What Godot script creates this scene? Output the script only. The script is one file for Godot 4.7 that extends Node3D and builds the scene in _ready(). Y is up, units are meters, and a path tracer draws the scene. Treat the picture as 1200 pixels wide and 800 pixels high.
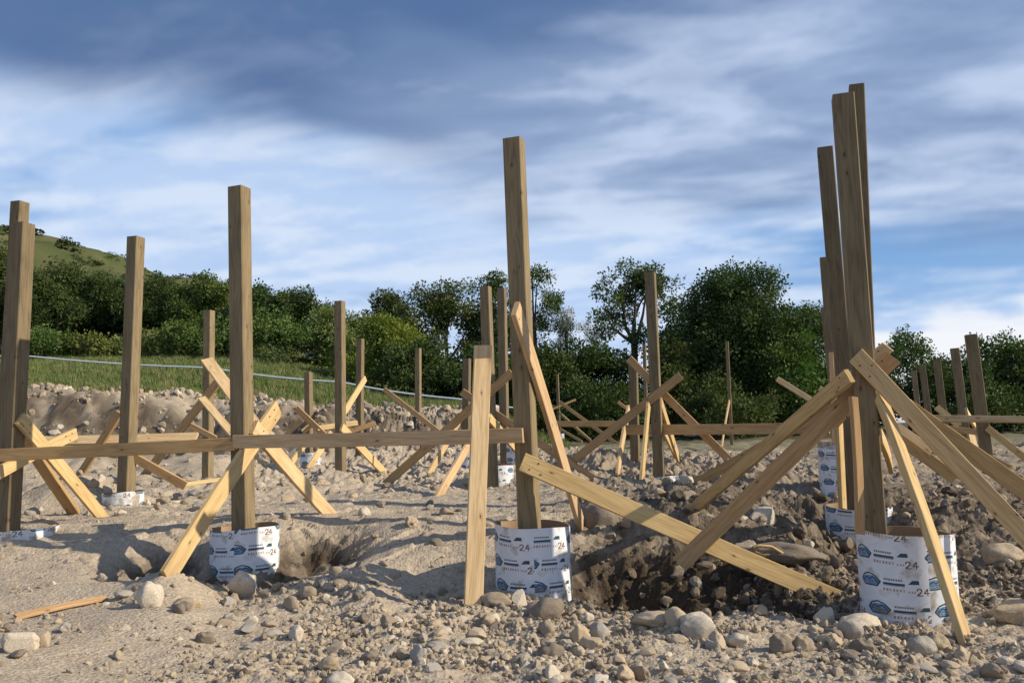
extends Node3D
# A building site on a hillside: rows of timber posts in cardboard form tubes, braced with fresh lumber,
# on a freshly dug stony pad below a grassy bank and a row of trees, in low sunlight under streaky clouds.

const YAW := deg_to_rad(18.0)                       # the rows of posts are turned by this much
var used := {}
var rng := RandomNumberGenerator.new()
var n_broad := FastNoiseLite.new()
var n_mid := FastNoiseLite.new()
var n_lump := FastNoiseLite.new()
var n_fine := FastNoiseLite.new()
var n_tone := FastNoiseLite.new()
var res_grid := PackedFloat32Array()                # local rises and pits of the ground, on a 0.15 m grid
const RX0 := -10.0
const RZ0 := -25.0
const RN := 141
const RM := 153
const RS := 0.15
var wood := {}
var rocks: Array[ArrayMesh] = []
var pebbles: Array[ArrayMesh] = []
var rock_mats := {}

var CTRL := [
	[Vector2(-2.00, -6.35), -0.085, 0.35, 0.114],
	[Vector2(-1.70, -6.30), 0.030, 0.35, 0.207],
	[Vector2(-0.92, -6.05), 0.049, 0.35, 0.177],
	[Vector2(-0.38, -5.85), 0.031, 0.30, 0.136],
	[Vector2(-2.33, -6.25), 0.072, 0.20, 0.271],
	[Vector2(2.48, -6.70), -0.073, 0.40, 0.209],
	[Vector2(2.77, -7.20), -0.327, 0.40, 0.097],
	[Vector2(2.29, -7.00), -0.041, 0.40, 0.327],
	[Vector2(3.30, -9.30), -0.207, 0.40, 0.343],
	[Vector2(2.86, -6.90), -0.177, 0.40, 0.163],
	[Vector2(2.03, -6.40), 0.121, 0.40, 0.320],
	[Vector2(-2.10, -6.72), -0.186, 0.45, 0.115],
	[Vector2(-2.38, -6.85), -0.226, 0.25, 0.123],
	[Vector2(-1.83, -6.90), -0.240, 0.30, 0.102],
	[Vector2(0.10, -5.95), 0.024, 0.40, 0.139],
	[Vector2(2.29, -5.22), -0.025, 0.40, 0.075],
	[Vector2(2.98, -7.60), -0.383, 0.35, 0.131],
	[Vector2(3.61, -9.90), -0.213, 0.40, 0.337],
	[Vector2(-4.17, -9.20), 0.059, 0.40, 0.609],
	[Vector2(-4.15, -7.15), 0.001, 0.50, 0.451],
	[Vector2(-3.96, -7.40), -0.053, 0.30, 0.443],
	[Vector2(1.89, -11.40), -0.020, 0.50, 0.530],
	[Vector2(-0.28, -12.50), -0.139, 0.50, 0.411],
	[Vector2(0.10, -14.80), 0.093, 0.50, 0.643],
	[Vector2(-4.41, -18.60), 0.063, 0.50, 0.613],
	[Vector2(-2.85, -7.00), -0.358, 0.40, 0.050],
	[Vector2(-1.72, -7.20), -0.345, 0.42, 0.080],
	[Vector2(0.75, -6.50), -0.365, 0.50, -0.140],
	[Vector2(1.30, -6.20), -0.355, 0.50, -0.200],
	[Vector2(1.85, -5.95), -0.235, 0.40, -0.120],
	[Vector2(-0.55, -6.30), -0.096, 0.38, 0.080],
	[Vector2(3.05, -5.95), -0.065, 0.50, 0.050],
	[Vector2(3.75, -6.10), -0.016, 0.50, 0.120],
	[Vector2(1.85, -6.50), -0.125, 0.40, 0.100],
	[Vector2(2.75, -8.00), -0.300, 0.40, 0.250],
	[Vector2(1.30, -13.60), 0.450, 0.75, 1.000],
	[Vector2(2.60, -13.20), 0.300, 0.60, 0.850],
	[Vector2(-2.60, -12.30), 0.270, 0.60, 0.820],
	[Vector2(-3.10, -11.20), 0.190, 0.50, 0.740],
	[Vector2(-1.90, -9.20), 0.070, 0.70, 0.620],
	[Vector2(-4.00, -7.90), 0.002, 0.50, 0.550],
	[Vector2(0.60, -9.30), 0.070, 0.60, 0.620],
	[Vector2(1.90, -9.30), 0.130, 0.50, 0.680],
	[Vector2(1.20, -7.70), -0.009, 0.35, 0.520],
	[Vector2(4.20, -8.60), 0.000, 0.60, 0.550],
	[Vector2(-7.50, -13.50), 0.250, 0.90, 0.800],
	[Vector2(-6.50, -17.50), 0.400, 1.20, 0.950],
	[Vector2(-2.50, -18.50), 0.350, 1.20, 0.900],
	[Vector2(3.50, -17.00), 0.200, 1.20, 0.750],
	[Vector2(0.80, -20.00), 0.350, 1.40, 0.900],
	[Vector2(-3.20, -5.20), 0.003, 0.60, 0.200],
	[Vector2(-2.30, -5.60), 0.086, 0.50, 0.220],
	[Vector2(0.60, -5.20), 0.030, 0.40, 0.130],
	[Vector2(1.55, -5.35), 0.020, 0.35, 0.120],
	[Vector2(-4.06, -8.53), -0.003, 0.28, 0.547],
	[Vector2(-4.53, -8.90), 0.013, 0.28, 0.563],
	[Vector2(-4.98, -9.82), 0.346, 0.60, 0.896],
	[Vector2(-6.43, -14.81), 0.080, 0.60, 0.630],
	[Vector2(-3.87, -13.00), 0.366, 0.60, 0.916],
	[Vector2(-2.47, -6.19), 0.177, 0.28, 0.376],
	[Vector2(-1.77, -8.34), -0.020, 0.28, 0.530],
	[Vector2(-4.03, -16.86), 0.143, 0.60, 0.693],
	[Vector2(-2.28, -15.73), -0.034, 0.60, 0.516],
	[Vector2(-1.88, -12.71), 0.058, 0.60, 0.608],
	[Vector2(1.18, -11.91), 0.014, 0.60, 0.564],
	[Vector2(-1.56, -14.90), -0.063, 0.60, 0.487],
	[Vector2(-0.92, -10.18), 0.007, 0.60, 0.557],
	[Vector2(-0.30, -5.85), 0.044, 0.28, 0.149],
	[Vector2(0.59, -7.60), -0.118, 0.28, 0.396],
	[Vector2(2.27, -6.17), -0.074, 0.28, 0.075],
	[Vector2(0.73, -12.11), 0.260, 0.60, 0.810],
	[Vector2(2.95, -11.58), 0.243, 0.60, 0.793],
	[Vector2(1.46, -12.29), 0.128, 0.60, 0.678],
	[Vector2(1.61, -11.00), 0.092, 0.60, 0.642],
	[Vector2(2.54, -13.20), 0.163, 0.60, 0.713],
	[Vector2(2.91, -15.50), 0.196, 0.60, 0.746],
	[Vector2(6.15, -25.50), 0.099, 0.60, 0.700],
	[Vector2(1.53, -7.70), 0.021, 0.28, 0.550],
	[Vector2(2.07, -10.80), -0.033, 0.60, 0.517],
	[Vector2(3.40, -5.21), 0.101, 0.28, 0.201],
	[Vector2(2.51, -4.95), -0.024, 0.28, 0.076],
	[Vector2(4.89, -7.30), -0.191, 0.28, 0.259],
	[Vector2(7.04, -11.29), -0.058, 0.60, 0.492],
	[Vector2(-3.18, -5.55), -0.006, 0.30, 0.190],
	[Vector2(-2.85, -6.05), -0.001, 0.30, 0.205],
]
var POSTS := [
	["timber post crossed by the dark level board, in a tube sunk almost flush", Vector3(-4.465, 0.15, -7.6), Vector3(-4.424, 3.277, -7.6), 0.14],
	["timber post showing just above and behind the one crossed by the dark board", Vector3(-5.597, 0.15, -9.4), Vector3(-5.519, 3.993, -9.4), 0.14],
	["timber post at the joint of the two level boards, in a printed tube", Vector3(-2.244, 0.15, -7.16), Vector3(-2.319, 3.435, -7.16), 0.14],
	["tall timber post in the printed tube beside the pale upright plank", Vector3(0.106, 0.15, -6.4), Vector3(0.049, 3.538, -6.4), 0.14],
	["thick dark timber post in the tube marked 24, first of its row", Vector3(2.333, 0.15, -5.65), Vector3(2.308, 3.53, -5.65), 0.14],
	["dark post directly behind the thick post of the 24 tube, shorter and thinner looking", Vector3(3.125, 0.062, -7.97), Vector3(3.051, 3.932, -7.97), 0.14],
	["tallest dark post, its top overtopping the thick post of the 24 tube", Vector3(2.835, 0.15, -6.9), Vector3(2.939, 4.11, -6.9), 0.12],
	["dark post whose top reaches halfway up its row, in the tallest printed tube", Vector3(3.928, 0.15, -10.29), Vector3(3.866, 3.323, -10.29), 0.14],
	["last and lowest dark post showing at the edge of the row by the 24 tube", Vector3(4.787, 0.619, -12.6), Vector3(4.688, 3.029, -12.6), 0.14],
	["slender timber post in a low white tube on the open dirt", Vector3(-4.297, 0.15, -9.5), Vector3(-4.244, 3.584, -9.5), 0.14],
	["timber post with a twisted pair of sunlit braces crossing near its middle", Vector3(-5.172, 0.183, -14.5), Vector3(-5.187, 3.473, -14.5), 0.14],
	["timber post in the middle of the dirt pad with a long sunlit brace across it", Vector3(-2.872, 0.217, -14.2), Vector3(-2.884, 3.537, -14.2), 0.14],
	["thin post close behind the one with the long sunlit brace", Vector3(-3.436, 0.031, -19), Vector3(-3.401, 3.432, -19), 0.14],
	["short timber post in a small printed tube before the grassy bank", Vector3(-4.537, 0.41, -19), Vector3(-4.566, 2.712, -19), 0.14],
	["thin lone post standing before the bright green bush", Vector3(-2.636, 0.517, -23.5), Vector3(-2.601, 3.639, -23.5), 0.14],
	["short dark post just beside the top of the pale upright plank", Vector3(-0.976, 0.153, -17), Vector3(-0.912, 2.764, -17), 0.14],
	["timber post standing up directly behind the pale upright plank", Vector3(-0.317, 0.169, -12.3), Vector3(-0.368, 3.403, -12.3), 0.14],
	["thin post between the pale plank and the tall centre post", Vector3(-0.172, 0.211, -15.2), Vector3(-0.163, 3.861, -15.2), 0.14],
	["far thin post with a small cross of braces by the dark bushes", Vector3(1.746, 0.227, -33), Vector3(1.722, 3.466, -33), 0.10],
	["dark post cut off by the brace end just beside the lone tall post", Vector3(1.981, 0.135, -14.2), Vector3(2.013, 2.403, -14.2), 0.14],
	["tall dark post with a bright sunlit edge in front of the forked tree", Vector3(1.976, 0.15, -11.8), Vector3(1.959, 3.458, -11.8), 0.14],
	["very thin distant post seen past the bright edged post", Vector3(4.013, -0.008, -26), Vector3(4.047, 3.862, -26), 0.10],
	["thin lone pole standing before the big dark tree", Vector3(6.834, 0.218, -27), Vector3(6.836, 3.982, -27), 0.10],
	["dark post, nearest and tallest of the five stepping away beyond the level rail", Vector3(6.391, 0.15, -11.6), Vector3(6.273, 2.47, -11.6), 0.14],
	["second dark post of the five stepping away beyond the level rail", Vector3(8.445, 0.346, -16), Vector3(8.327, 2.662, -16), 0.14],
	["third dark post of the five stepping away, beside the board end", Vector3(9.319, 0.514, -18.5), Vector3(9.221, 2.642, -18.5), 0.14],
	["fourth dark post of the five, half lost against the dark trees", Vector3(10.452, 0.553, -21.5), Vector3(10.34, 2.717, -21.5), 0.14],
	["farthest and faintest dark post of the five against the trees", Vector3(12.086, 0.554, -25.5), Vector3(11.997, 2.834, -25.5), 0.14],
]
var TUBES := [
	["printed form tube sunk almost flush in dirt under the dark level board", Vector3(-4.388, 0.318, -7.6), 0.340, 0.239],
	["printed form tube in a pit behind a sunlit brace foot and a pale boulder", Vector3(-2.239, -0.008, -7.16), 0.277, 0.576],
	["printed form tube standing between the pale plank and the dark trench", Vector3(0.12, -0.049, -6.4), 0.277, 0.665],
	["large printed form tube marked 24 with a sunlit brace across it", Vector3(2.52, -0.112, -5.65), 0.296, 0.710],
	["printed form tube half hidden behind the large one marked 24", Vector3(3.149, -0.046, -7.97), 0.287, 0.593],
	["tallest printed form tube, standing behind the half hidden one", Vector3(3.935, 0.049, -10.29), 0.287, 1.056],
	["low white form tube with a sunlit rim on the open dirt", Vector3(-4.317, 0.483, -9.5), 0.215, 0.247],
	["small far printed tube under the short post before the bank", Vector3(-4.505, 0.45, -19), 0.230, 0.470],
	["blue and white tube end around the bright edged post", Vector3(1.964, 0.357, -11.8), 0.270, 0.289],
	["low blue white tube around the dark post beside the lone tall post", Vector3(1.862, 0.355, -14.2), 0.200, 0.257],
	["printed tube behind the pale plank and the end of the level board", Vector3(-0.285, 0.318, -12.9), 0.260, 0.491],
	["far printed tube seen just past the tall centre post", Vector3(0.11, 0.547, -15.2), 0.270, 0.531],
	["far printed tube seen between the two thin braces by the plank", Vector3(-0.909, 0.377, -17), 0.250, 0.580],
	["tiny white tube far off by the small crossed braces", Vector3(1.789, 0.526, -33), 0.140, 0.639],
]
var BOARDS := [
	["batter_board", "darker level board running across the two posts nearest the dirt mound", "level boards nailed across the posts", Vector3(-4.871, 1.184, -7.4), Vector3(-2.281, 1.247, -7.05), Vector3(-0.134, 0.004, 0.991), 0.107, 0.038, 1],
	["batter_board", "lighter level board ending in a clean cut in front of the tall centre post", "level boards nailed across the posts", Vector3(-2.298, 1.265, -7.037), Vector3(0.065, 1.268, -6.269), Vector3(-0.309, 0, 0.951), 0.108, 0.038, 2],
	["brace_board", "sunlit brace running down to the dirt behind the dark level board", "braces nailed to the timber posts", Vector3(-4.367, 1.512, -7.551), Vector3(-4.063, 0.532, -8.528), Vector3(0.953, -0.006, 0.303), 0.118, 0.038, 0],
	["brace_board", "brown brace with a thin lit edge, parallel to the sunlit one beside it", "braces nailed to the timber posts", Vector3(-4.779, 1.384, -8.3), Vector3(-4.531, 0.548, -8.9), Vector3(-0.21, -0.61, 0.764), 0.149, 0.038, 1],
	["brace_board", "sunlit board rising from under the dark level board to a pointed end", "braces nailed to the timber posts", Vector3(-4.407, 1.033, -7.3), Vector3(-4.249, 1.372, -8.3), Vector3(0.984, 0.048, 0.171), 0.106, 0.038, 0],
	["batter_board", "sunlit level rail showing along the top of the dark level board", "level boards nailed across the posts", Vector3(-5.48, 1.307, -9.9), Vector3(-3.612, 1.31, -9.75), Vector3(-0.061, 0.664, 0.745), 0.130, 0.038, 0],
	["brace_board", "brown brace behind the slender post in the low white tube", "braces nailed to the timber posts", Vector3(-4.448, 1.612, -9.652), Vector3(-4.984, 0.881, -9.823), Vector3(-0.307, 0.003, 0.952), 0.092, 0.038, 1],
	["brace_board", "brown brace under the dark level board ending beside a dirt hump", "braces nailed to the timber posts", Vector3(-4.29, 1.154, -9.5), Vector3(-3.671, 0.779, -9.6), Vector3(0.025, -0.218, 0.976), 0.098, 0.038, 1],
	["brace_board", "long brown brace sloping from the twisted pair of braces to the dirt", "braces nailed to the timber posts", Vector3(-4.95, 2.255, -14.329), Vector3(-6.429, 0.615, -14.812), Vector3(-0.31, -0.001, 0.951), 0.148, 0.038, 1],
	["brace_board", "upper sunlit board of the twisted pair, with a band of shade", "braces nailed to the timber posts", Vector3(-5.038, 2.589, -14), Vector3(-3.766, 1.411, -12.6), Vector3(0.153, 0.82, 0.551), 0.200, 0.038, 0],
	["brace_board", "lower narrower sunlit brace crossing the post below the twisted pair", "braces nailed to the timber posts", Vector3(-5.149, 1.964, -14.1), Vector3(-3.868, 0.901, -13), Vector3(0.158, 0.796, 0.585), 0.125, 0.038, 0],
	["brace_board", "stubby brown brace just above the sunlit level rail", "braces nailed to the timber posts", Vector3(-4.721, 1.494, -12.5), Vector3(-4.344, 1.288, -12.5), Vector3(-0.074, -0.135, 0.988), 0.076, 0.038, 1],
	["brace_board", "wide sunlit brace crossing the post at the joint of the level boards", "braces nailed to the timber posts", Vector3(-2.071, 1.548, -7.498), Vector3(-2.467, 0.361, -6.193), Vector3(0.954, 0.009, 0.299), 0.150, 0.038, 0],
	["brace_board", "sunlit brace dropping from behind the lighter level board to the bare dirt", "braces nailed to the timber posts", Vector3(-2.176, 1.385, -7.161), Vector3(-1.772, 0.515, -8.345), Vector3(0.948, 0.007, 0.319), 0.138, 0.038, 0],
	["brace_board", "long sunlit brace leaning across the mid pad post to the thin post", "braces nailed to the timber posts", Vector3(-3.299, 2.552, -19.048), Vector3(-4.03, 0.678, -16.858), Vector3(0.95, -0.004, 0.314), 0.150, 0.038, 0],
	["brace_board", "sunlit brace falling under the lighter level board to meet a brown one", "braces nailed to the timber posts", Vector3(-2.829, 1.435, -14.052), Vector3(-2.281, 0.501, -15.729), Vector3(0.951, 0.001, 0.31), 0.150, 0.038, 0],
	["brace_board", "brown brace with lit edge crossing the short post before the bank", "braces nailed to the timber posts", Vector3(-4.448, 1.871, -17.5), Vector3(-3.871, 1.302, -17.5), Vector3(-0.156, -0.158, 0.975), 0.128, 0.038, 1],
	["brace_board", "short sunlit brace end sticking up beside the short post", "braces nailed to the timber posts", Vector3(-4.596, 1.387, -18.6), Vector3(-4.234, 1.677, -18.8), Vector3(0.664, -0.387, 0.64), 0.116, 0.038, 0],
	["batter_board", "sunlit rail lying level behind the mid pad post", "level boards nailed across the posts", Vector3(-4.011, 1.444, -17.5), Vector3(-3.246, 1.542, -17.8), Vector3(0.264, 0.489, 0.832), 0.120, 0.038, 0],
	["brace_board", "small brown brace leaning toward the short post before the bank", "braces nailed to the timber posts", Vector3(-5.095, 1.303, -19.082), Vector3(-4.683, 1.651, -18.947), Vector3(-0.311, -0.002, 0.95), 0.112, 0.038, 1],
	["brace_board", "short sunlit brace foot below the lighter level board near the small tube", "braces nailed to the timber posts", Vector3(-4.091, 0.833, -15.8), Vector3(-3.954, 1.134, -16.2), Vector3(0.948, -0.007, 0.318), 0.108, 0.038, 0],
	["brace_board", "brown board with a notched end lying on the far level rail", "braces nailed to the timber posts", Vector3(-2.847, 1.351, -14.8), Vector3(-2.39, 1.487, -14.8), Vector3(-0.026, 0.089, 0.996), 0.089, 0.038, 1],
	["batter_board", "far brown rail with a lit top just under the lighter level board", "level boards nailed across the posts", Vector3(-3.499, 1.137, -15.4), Vector3(-0.588, 1.242, -14.6), Vector3(-0.265, 0.002, 0.964), 0.148, 0.038, 1],
	["brace_board", "brown brace with lit top leaning from the grass to the thin lone post", "braces nailed to the timber posts", Vector3(-3.327, 2.449, -22), Vector3(-1.89, 1.323, -21.5), Vector3(-0.322, 0.01, 0.947), 0.122, 0.038, 1],
	["brace_board", "long brown brace passing behind the pale plank down to the dirt", "braces nailed to the timber posts", Vector3(-0.01, 2.133, -12.094), Vector3(-1.881, 0.593, -12.71), Vector3(-0.311, -0.002, 0.95), 0.121, 0.038, 1],
	["brace_board", "brown brace crossing behind the plank toward the dark bushes side", "braces nailed to the timber posts", Vector3(-0.755, 1.891, -12.529), Vector3(1.179, 0.549, -11.908), Vector3(-0.307, -0.001, 0.952), 0.111, 0.038, 1],
	["brace_board", "sunlit stub of brace just past the pale plank", "braces nailed to the timber posts", Vector3(-0.346, 1.499, -11.98), Vector3(0.015, 1.043, -13.071), Vector3(0.949, 0.002, 0.314), 0.127, 0.038, 0],
	["brace_board", "thinner of two sunlit braces sloping out beneath the lighter level board", "braces nailed to the timber posts", Vector3(-1.003, 1.602, -16.512), Vector3(-1.557, 0.472, -14.896), Vector3(0.948, -0.007, 0.319), 0.142, 0.038, 0],
	["brace_board", "thicker of two sunlit braces sloping out beneath the lighter level board", "braces nailed to the timber posts", Vector3(-0.356, 1.57, -11.954), Vector3(-0.916, 0.542, -10.182), Vector3(0.953, 0.003, 0.303), 0.127, 0.038, 0],
	["upright_plank", "pale weathered plank standing upright across the end of the level board", "", Vector3(-0.21, 1.917, -6.12), Vector3(-0.299, 0.134, -5.85), Vector3(0.237, 0.134, 0.962), 0.126, 0.038, 3],
	["brace_board", "long sunlit brace leaning over the front of the tall centre post", "braces nailed to the timber posts", Vector3(0.029, 2.164, -5.975), Vector3(0.588, 0.381, -7.603), Vector3(0.949, 0.008, 0.317), 0.150, 0.038, 0],
	["brace_board", "long weathered brace lying low from the tall centre post across the trench", "braces nailed to the timber posts", Vector3(0.054, 1.078, -6.24), Vector3(2.271, 0.06, -6.17), Vector3(0.056, 0.19, 0.98), 0.135, 0.038, 2],
	["brace_board", "brown brace rising to a square end across the bright edged post", "braces nailed to the timber posts", Vector3(2.288, 2, -11.6), Vector3(0.727, 0.795, -12.109), Vector3(-0.31, -0.001, 0.951), 0.118, 0.038, 1],
	["brace_board", "brown brace with lit top falling away from the bright edged post", "braces nailed to the timber posts", Vector3(1.643, 2.282, -12), Vector3(2.952, 0.778, -11.577), Vector3(-0.308, -0.001, 0.951), 0.106, 0.038, 1],
	["brace_board", "slim sunlit brace at the dark post beside the lone tall post", "braces nailed to the timber posts", Vector3(1.783, 1.602, -13.231), Vector3(1.464, 0.663, -12.292), Vector3(0.949, -0.006, 0.315), 0.150, 0.038, 0],
	["brace_board", "crooked sunlit brace leaning at the foot of the bright edged post", "braces nailed to the timber posts", Vector3(1.831, 1.616, -11.6), Vector3(1.611, 0.627, -11), Vector3(0.947, -0.017, 0.319), 0.150, 0.038, 0],
	["brace_board", "slender sunlit brace falling steeply away from the bright edged post", "braces nailed to the timber posts", Vector3(2.026, 1.74, -11.9), Vector3(2.543, 0.698, -13.2), Vector3(0.937, 0.031, 0.348), 0.150, 0.038, 0],
	["brace_board", "thin curved looking sunlit brace behind the slender steep one", "braces nailed to the timber posts", Vector3(2.53, 1.23, -14.5), Vector3(2.915, 0.731, -15.5), Vector3(0.937, 0.02, 0.35), 0.094, 0.038, 0],
	["batter_board", "far brown rail from the thin cross of braces to the dark post", "level boards nailed across the posts", Vector3(0.699, 1.424, -16.4), Vector3(2.009, 1.389, -15.8), Vector3(-0.416, 0.003, 0.909), 0.112, 0.038, 1],
	["batter_board", "brown rail with a pale underside edge running before the big dark tree", "level boards nailed across the posts", Vector3(1.584, 1.283, -12.1), Vector3(3.876, 1.25, -10.55), Vector3(-0.56, 0.003, 0.828), 0.140, 0.038, 1],
	["brace_board", "thin sunlit brace propping the thin lone pole before the dark tree", "braces nailed to the timber posts", Vector3(6.697, 2.071, -26.5), Vector3(6.15, 0.685, -25.5), Vector3(0.922, -0.092, 0.377), 0.150, 0.038, 0],
	["brace_board", "far small brown brace rising across the thin post by the bushes", "braces nailed to the timber posts", Vector3(1.346, 2.053, -32.8), Vector3(2.404, 2.453, -32.8), Vector3(-0.04, 0.107, 0.993), 0.085, 0.038, 1],
	["brace_board", "far long brown brace falling from the thin post by the bushes", "braces nailed to the timber posts", Vector3(1.764, 2.36, -32.5), Vector3(3.82, 0.665, -31), Vector3(-0.5, 0.148, 0.853), 0.128, 0.038, 1],
	["brace_board", "far thin sunlit brace falling from the thin post by the bushes", "braces nailed to the timber posts", Vector3(1.752, 1.94, -32.5), Vector3(2.706, 0.91, -30.5), Vector3(0.905, 0.337, -0.259), 0.150, 0.038, 0],
	["brace_board", "far low brown brace nearest the ground by the tiny white tube", "braces nailed to the timber posts", Vector3(1.712, 1.326, -31.5), Vector3(2.372, 0.887, -30.5), Vector3(-0.755, 0.248, 0.607), 0.094, 0.038, 1],
	["brace_board", "small brown brace tip showing above the far brown rail", "braces nailed to the timber posts", Vector3(2.075, 1.828, -17), Vector3(2.29, 1.671, -17), Vector3(-0.111, -0.152, 0.982), 0.060, 0.038, 1],
	["brace_board", "broad brown brace passing behind the thick dark post down to the trench", "braces nailed to the timber posts", Vector3(2.54, 1.735, -5.675), Vector3(1.187, 0.386, -6.118), Vector3(-0.31, -0.001, 0.951), 0.117, 0.038, 1],
	["brace_board", "lighter brace lying over the broad brown one, its end by the thick post", "braces nailed to the timber posts", Vector3(2.181, 1.608, -5.52), Vector3(1.526, 0.535, -7.7), Vector3(-0.94, -0.093, 0.328), 0.098, 0.038, 2],
	["brace_board", "pale board end poking up behind the thick post beside the brown end", "braces nailed to the timber posts", Vector3(2.832, 1.869, -6.4), Vector3(2.563, 1.59, -6.6), Vector3(-0.475, -0.163, 0.865), 0.100, 0.038, 3],
	["brace_board", "low brown brace reaching out from under the lighter one to the rubble", "braces nailed to the timber posts", Vector3(3.942, 1.565, -10.181), Vector3(2.066, 0.502, -10.797), Vector3(-0.311, -0.001, 0.95), 0.116, 0.038, 1],
	["brace_board", "small pale brace pointing up at the dark trees before the dark row", "braces nailed to the timber posts", Vector3(3.844, 1.967, -12.4), Vector3(4.507, 1.363, -11.8), Vector3(-0.376, 0.411, 0.83), 0.075, 0.038, 2],
	["brace_board", "tiny pale board end between the small pale brace and the dark row", "braces nailed to the timber posts", Vector3(3.521, 1.708, -9.8), Vector3(3.67, 1.551, -9.6), Vector3(-0.638, 0.299, 0.71), 0.062, 0.038, 2],
	["wooden_stake", "brown stake leaning on the dark row of posts, highest of the three stakes", "braces nailed to the timber posts", Vector3(3.711, 2.126, -9.9), Vector3(3.611, 1.076, -9.7), Vector3(-0.296, 0.206, 0.933), 0.050, 0.038, 1],
	["wooden_stake", "short stake with a lit lower side beside the highest stake", "braces nailed to the timber posts", Vector3(3.545, 1.981, -9.3), Vector3(3.479, 1.086, -9.2), Vector3(0.508, 0.059, 0.859), 0.062, 0.038, 0],
	["wooden_stake", "stake with a bright end grain pressed against the thick dark post", "braces nailed to the timber posts", Vector3(2.166, 1.468, -5.45), Vector3(2.134, 0.614, -5.4), Vector3(0.249, 0.047, 0.967), 0.050, 0.038, 1],
	["wooden_stake", "thin sunlit stake standing in front of the tallest printed tube", "braces nailed to the timber posts", Vector3(2.843, 1.355, -7.5), Vector3(2.793, 0.578, -7.4), Vector3(0.802, 0.025, 0.597), 0.124, 0.038, 0],
	["brace_board", "short brown brace bridging the thin stake and the thick dark post", "braces nailed to the timber posts", Vector3(2.629, 1.29, -7), Vector3(2.712, 1.435, -6.8), Vector3(-0.658, -0.453, 0.602), 0.050, 0.038, 1],
	["brace_board", "big brown brace nailed over the front of the thick dark post", "braces nailed to the timber posts", Vector3(2.251, 1.745, -5.577), Vector3(3.405, 0.186, -5.206), Vector3(-0.308, -0.001, 0.951), 0.114, 0.038, 2],
	["brace_board", "narrow sunlit brace standing on the stones before the tube marked 24", "braces nailed to the timber posts", Vector3(2.4, 1.48, -5.6), Vector3(2.511, 0.061, -4.95), Vector3(0.598, 0.372, 0.71), 0.099, 0.045, 0],
	["brace_board", "sunlit sliver of brace just past the thick dark post", "braces nailed to the timber posts", Vector3(2.893, 1.202, -6.8), Vector3(3.138, 0.939, -7.2), Vector3(0.876, 0.102, 0.471), 0.150, 0.038, 0],
	["brace_board", "pale brace with a sharp cut point under the big brown brace", "braces nailed to the timber posts", Vector3(3.165, 1.323, -7.3), Vector3(3.439, 1.048, -7.1), Vector3(-0.224, 0.417, 0.881), 0.077, 0.038, 2],
	["brace_board", "brown brace in the shade beneath the sharp pointed pale one", "braces nailed to the timber posts", Vector3(3.333, 1.218, -7.6), Vector3(3.773, 0.808, -7.4), Vector3(-0.37, 0.056, 0.927), 0.103, 0.038, 1],
	["brace_board", "wide brown brace with a lit edge sloping out beyond the big one", "braces nailed to the timber posts", Vector3(3.286, 1.669, -7.812), Vector3(4.893, 0.244, -7.299), Vector3(-0.306, -0.002, 0.952), 0.150, 0.038, 1],
	["batter_board", "pale level rail crossing the five posts that step away", "level boards nailed across the posts", Vector3(5.358, 1.346, -11.2), Vector3(7.076, 1.272, -10.2), Vector3(-0.468, 0.312, 0.827), 0.084, 0.038, 2],
	["batter_board", "lower brown rail just beneath the pale level rail", "level boards nailed across the posts", Vector3(6.034, 1.226, -12.4), Vector3(6.632, 1.127, -12.2), Vector3(-0.317, 0.001, 0.948), 0.085, 0.038, 1],
	["brace_board", "pale board end leaning over the level rail by the third post", "braces nailed to the timber posts", Vector3(7.167, 1.542, -14.5), Vector3(7.362, 1.219, -14.2), Vector3(-0.41, 0.476, 0.778), 0.102, 0.038, 2],
	["brace_board", "brown brace sloping down past the last dark post of the five", "braces nailed to the timber posts", Vector3(6.339, 1.203, -11.504), Vector3(7.041, 0.477, -11.288), Vector3(-0.302, -0.008, 0.953), 0.088, 0.038, 2],
	["brace_board", "small sunlit brace sliver between the second and tallest of the five posts", "braces nailed to the timber posts", Vector3(7.137, 1.447, -13.5), Vector3(7.429, 1.215, -13.8), Vector3(0.777, 0.203, 0.597), 0.150, 0.038, 0],
	["brace_board", "short pale brace foot below the rail near the tallest of the five", "braces nailed to the timber posts", Vector3(6.699, 1.112, -12.6), Vector3(6.552, 0.733, -12.2), Vector3(0.508, 0.524, 0.684), 0.141, 0.038, 2],
	["brace_board", "brown brace foot poking out beside the tallest of the five posts", "braces nailed to the timber posts", Vector3(6.23, 0.826, -11.3), Vector3(6.324, 0.693, -11), Vector3(-0.78, 0.442, 0.443), 0.066, 0.038, 1],
	["scrap_stick", "thin sunlit stick lying on the dirt by the stubby brown brace", "", Vector3(-4.169, 0.722, -10.6), Vector3(-3.797, 0.764, -11.3), Vector3(0.305, 0.927, 0.217), 0.080, 0.022, 0],
	["scrap_stick", "long thin stick lying on the smooth dirt with one end buried", "", Vector3(-3.184, 0.2, -5.55), Vector3(-2.85, 0.217, -6.05), Vector3(0.237, 0.953, 0.19), 0.057, 0.020, 1],
]
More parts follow.
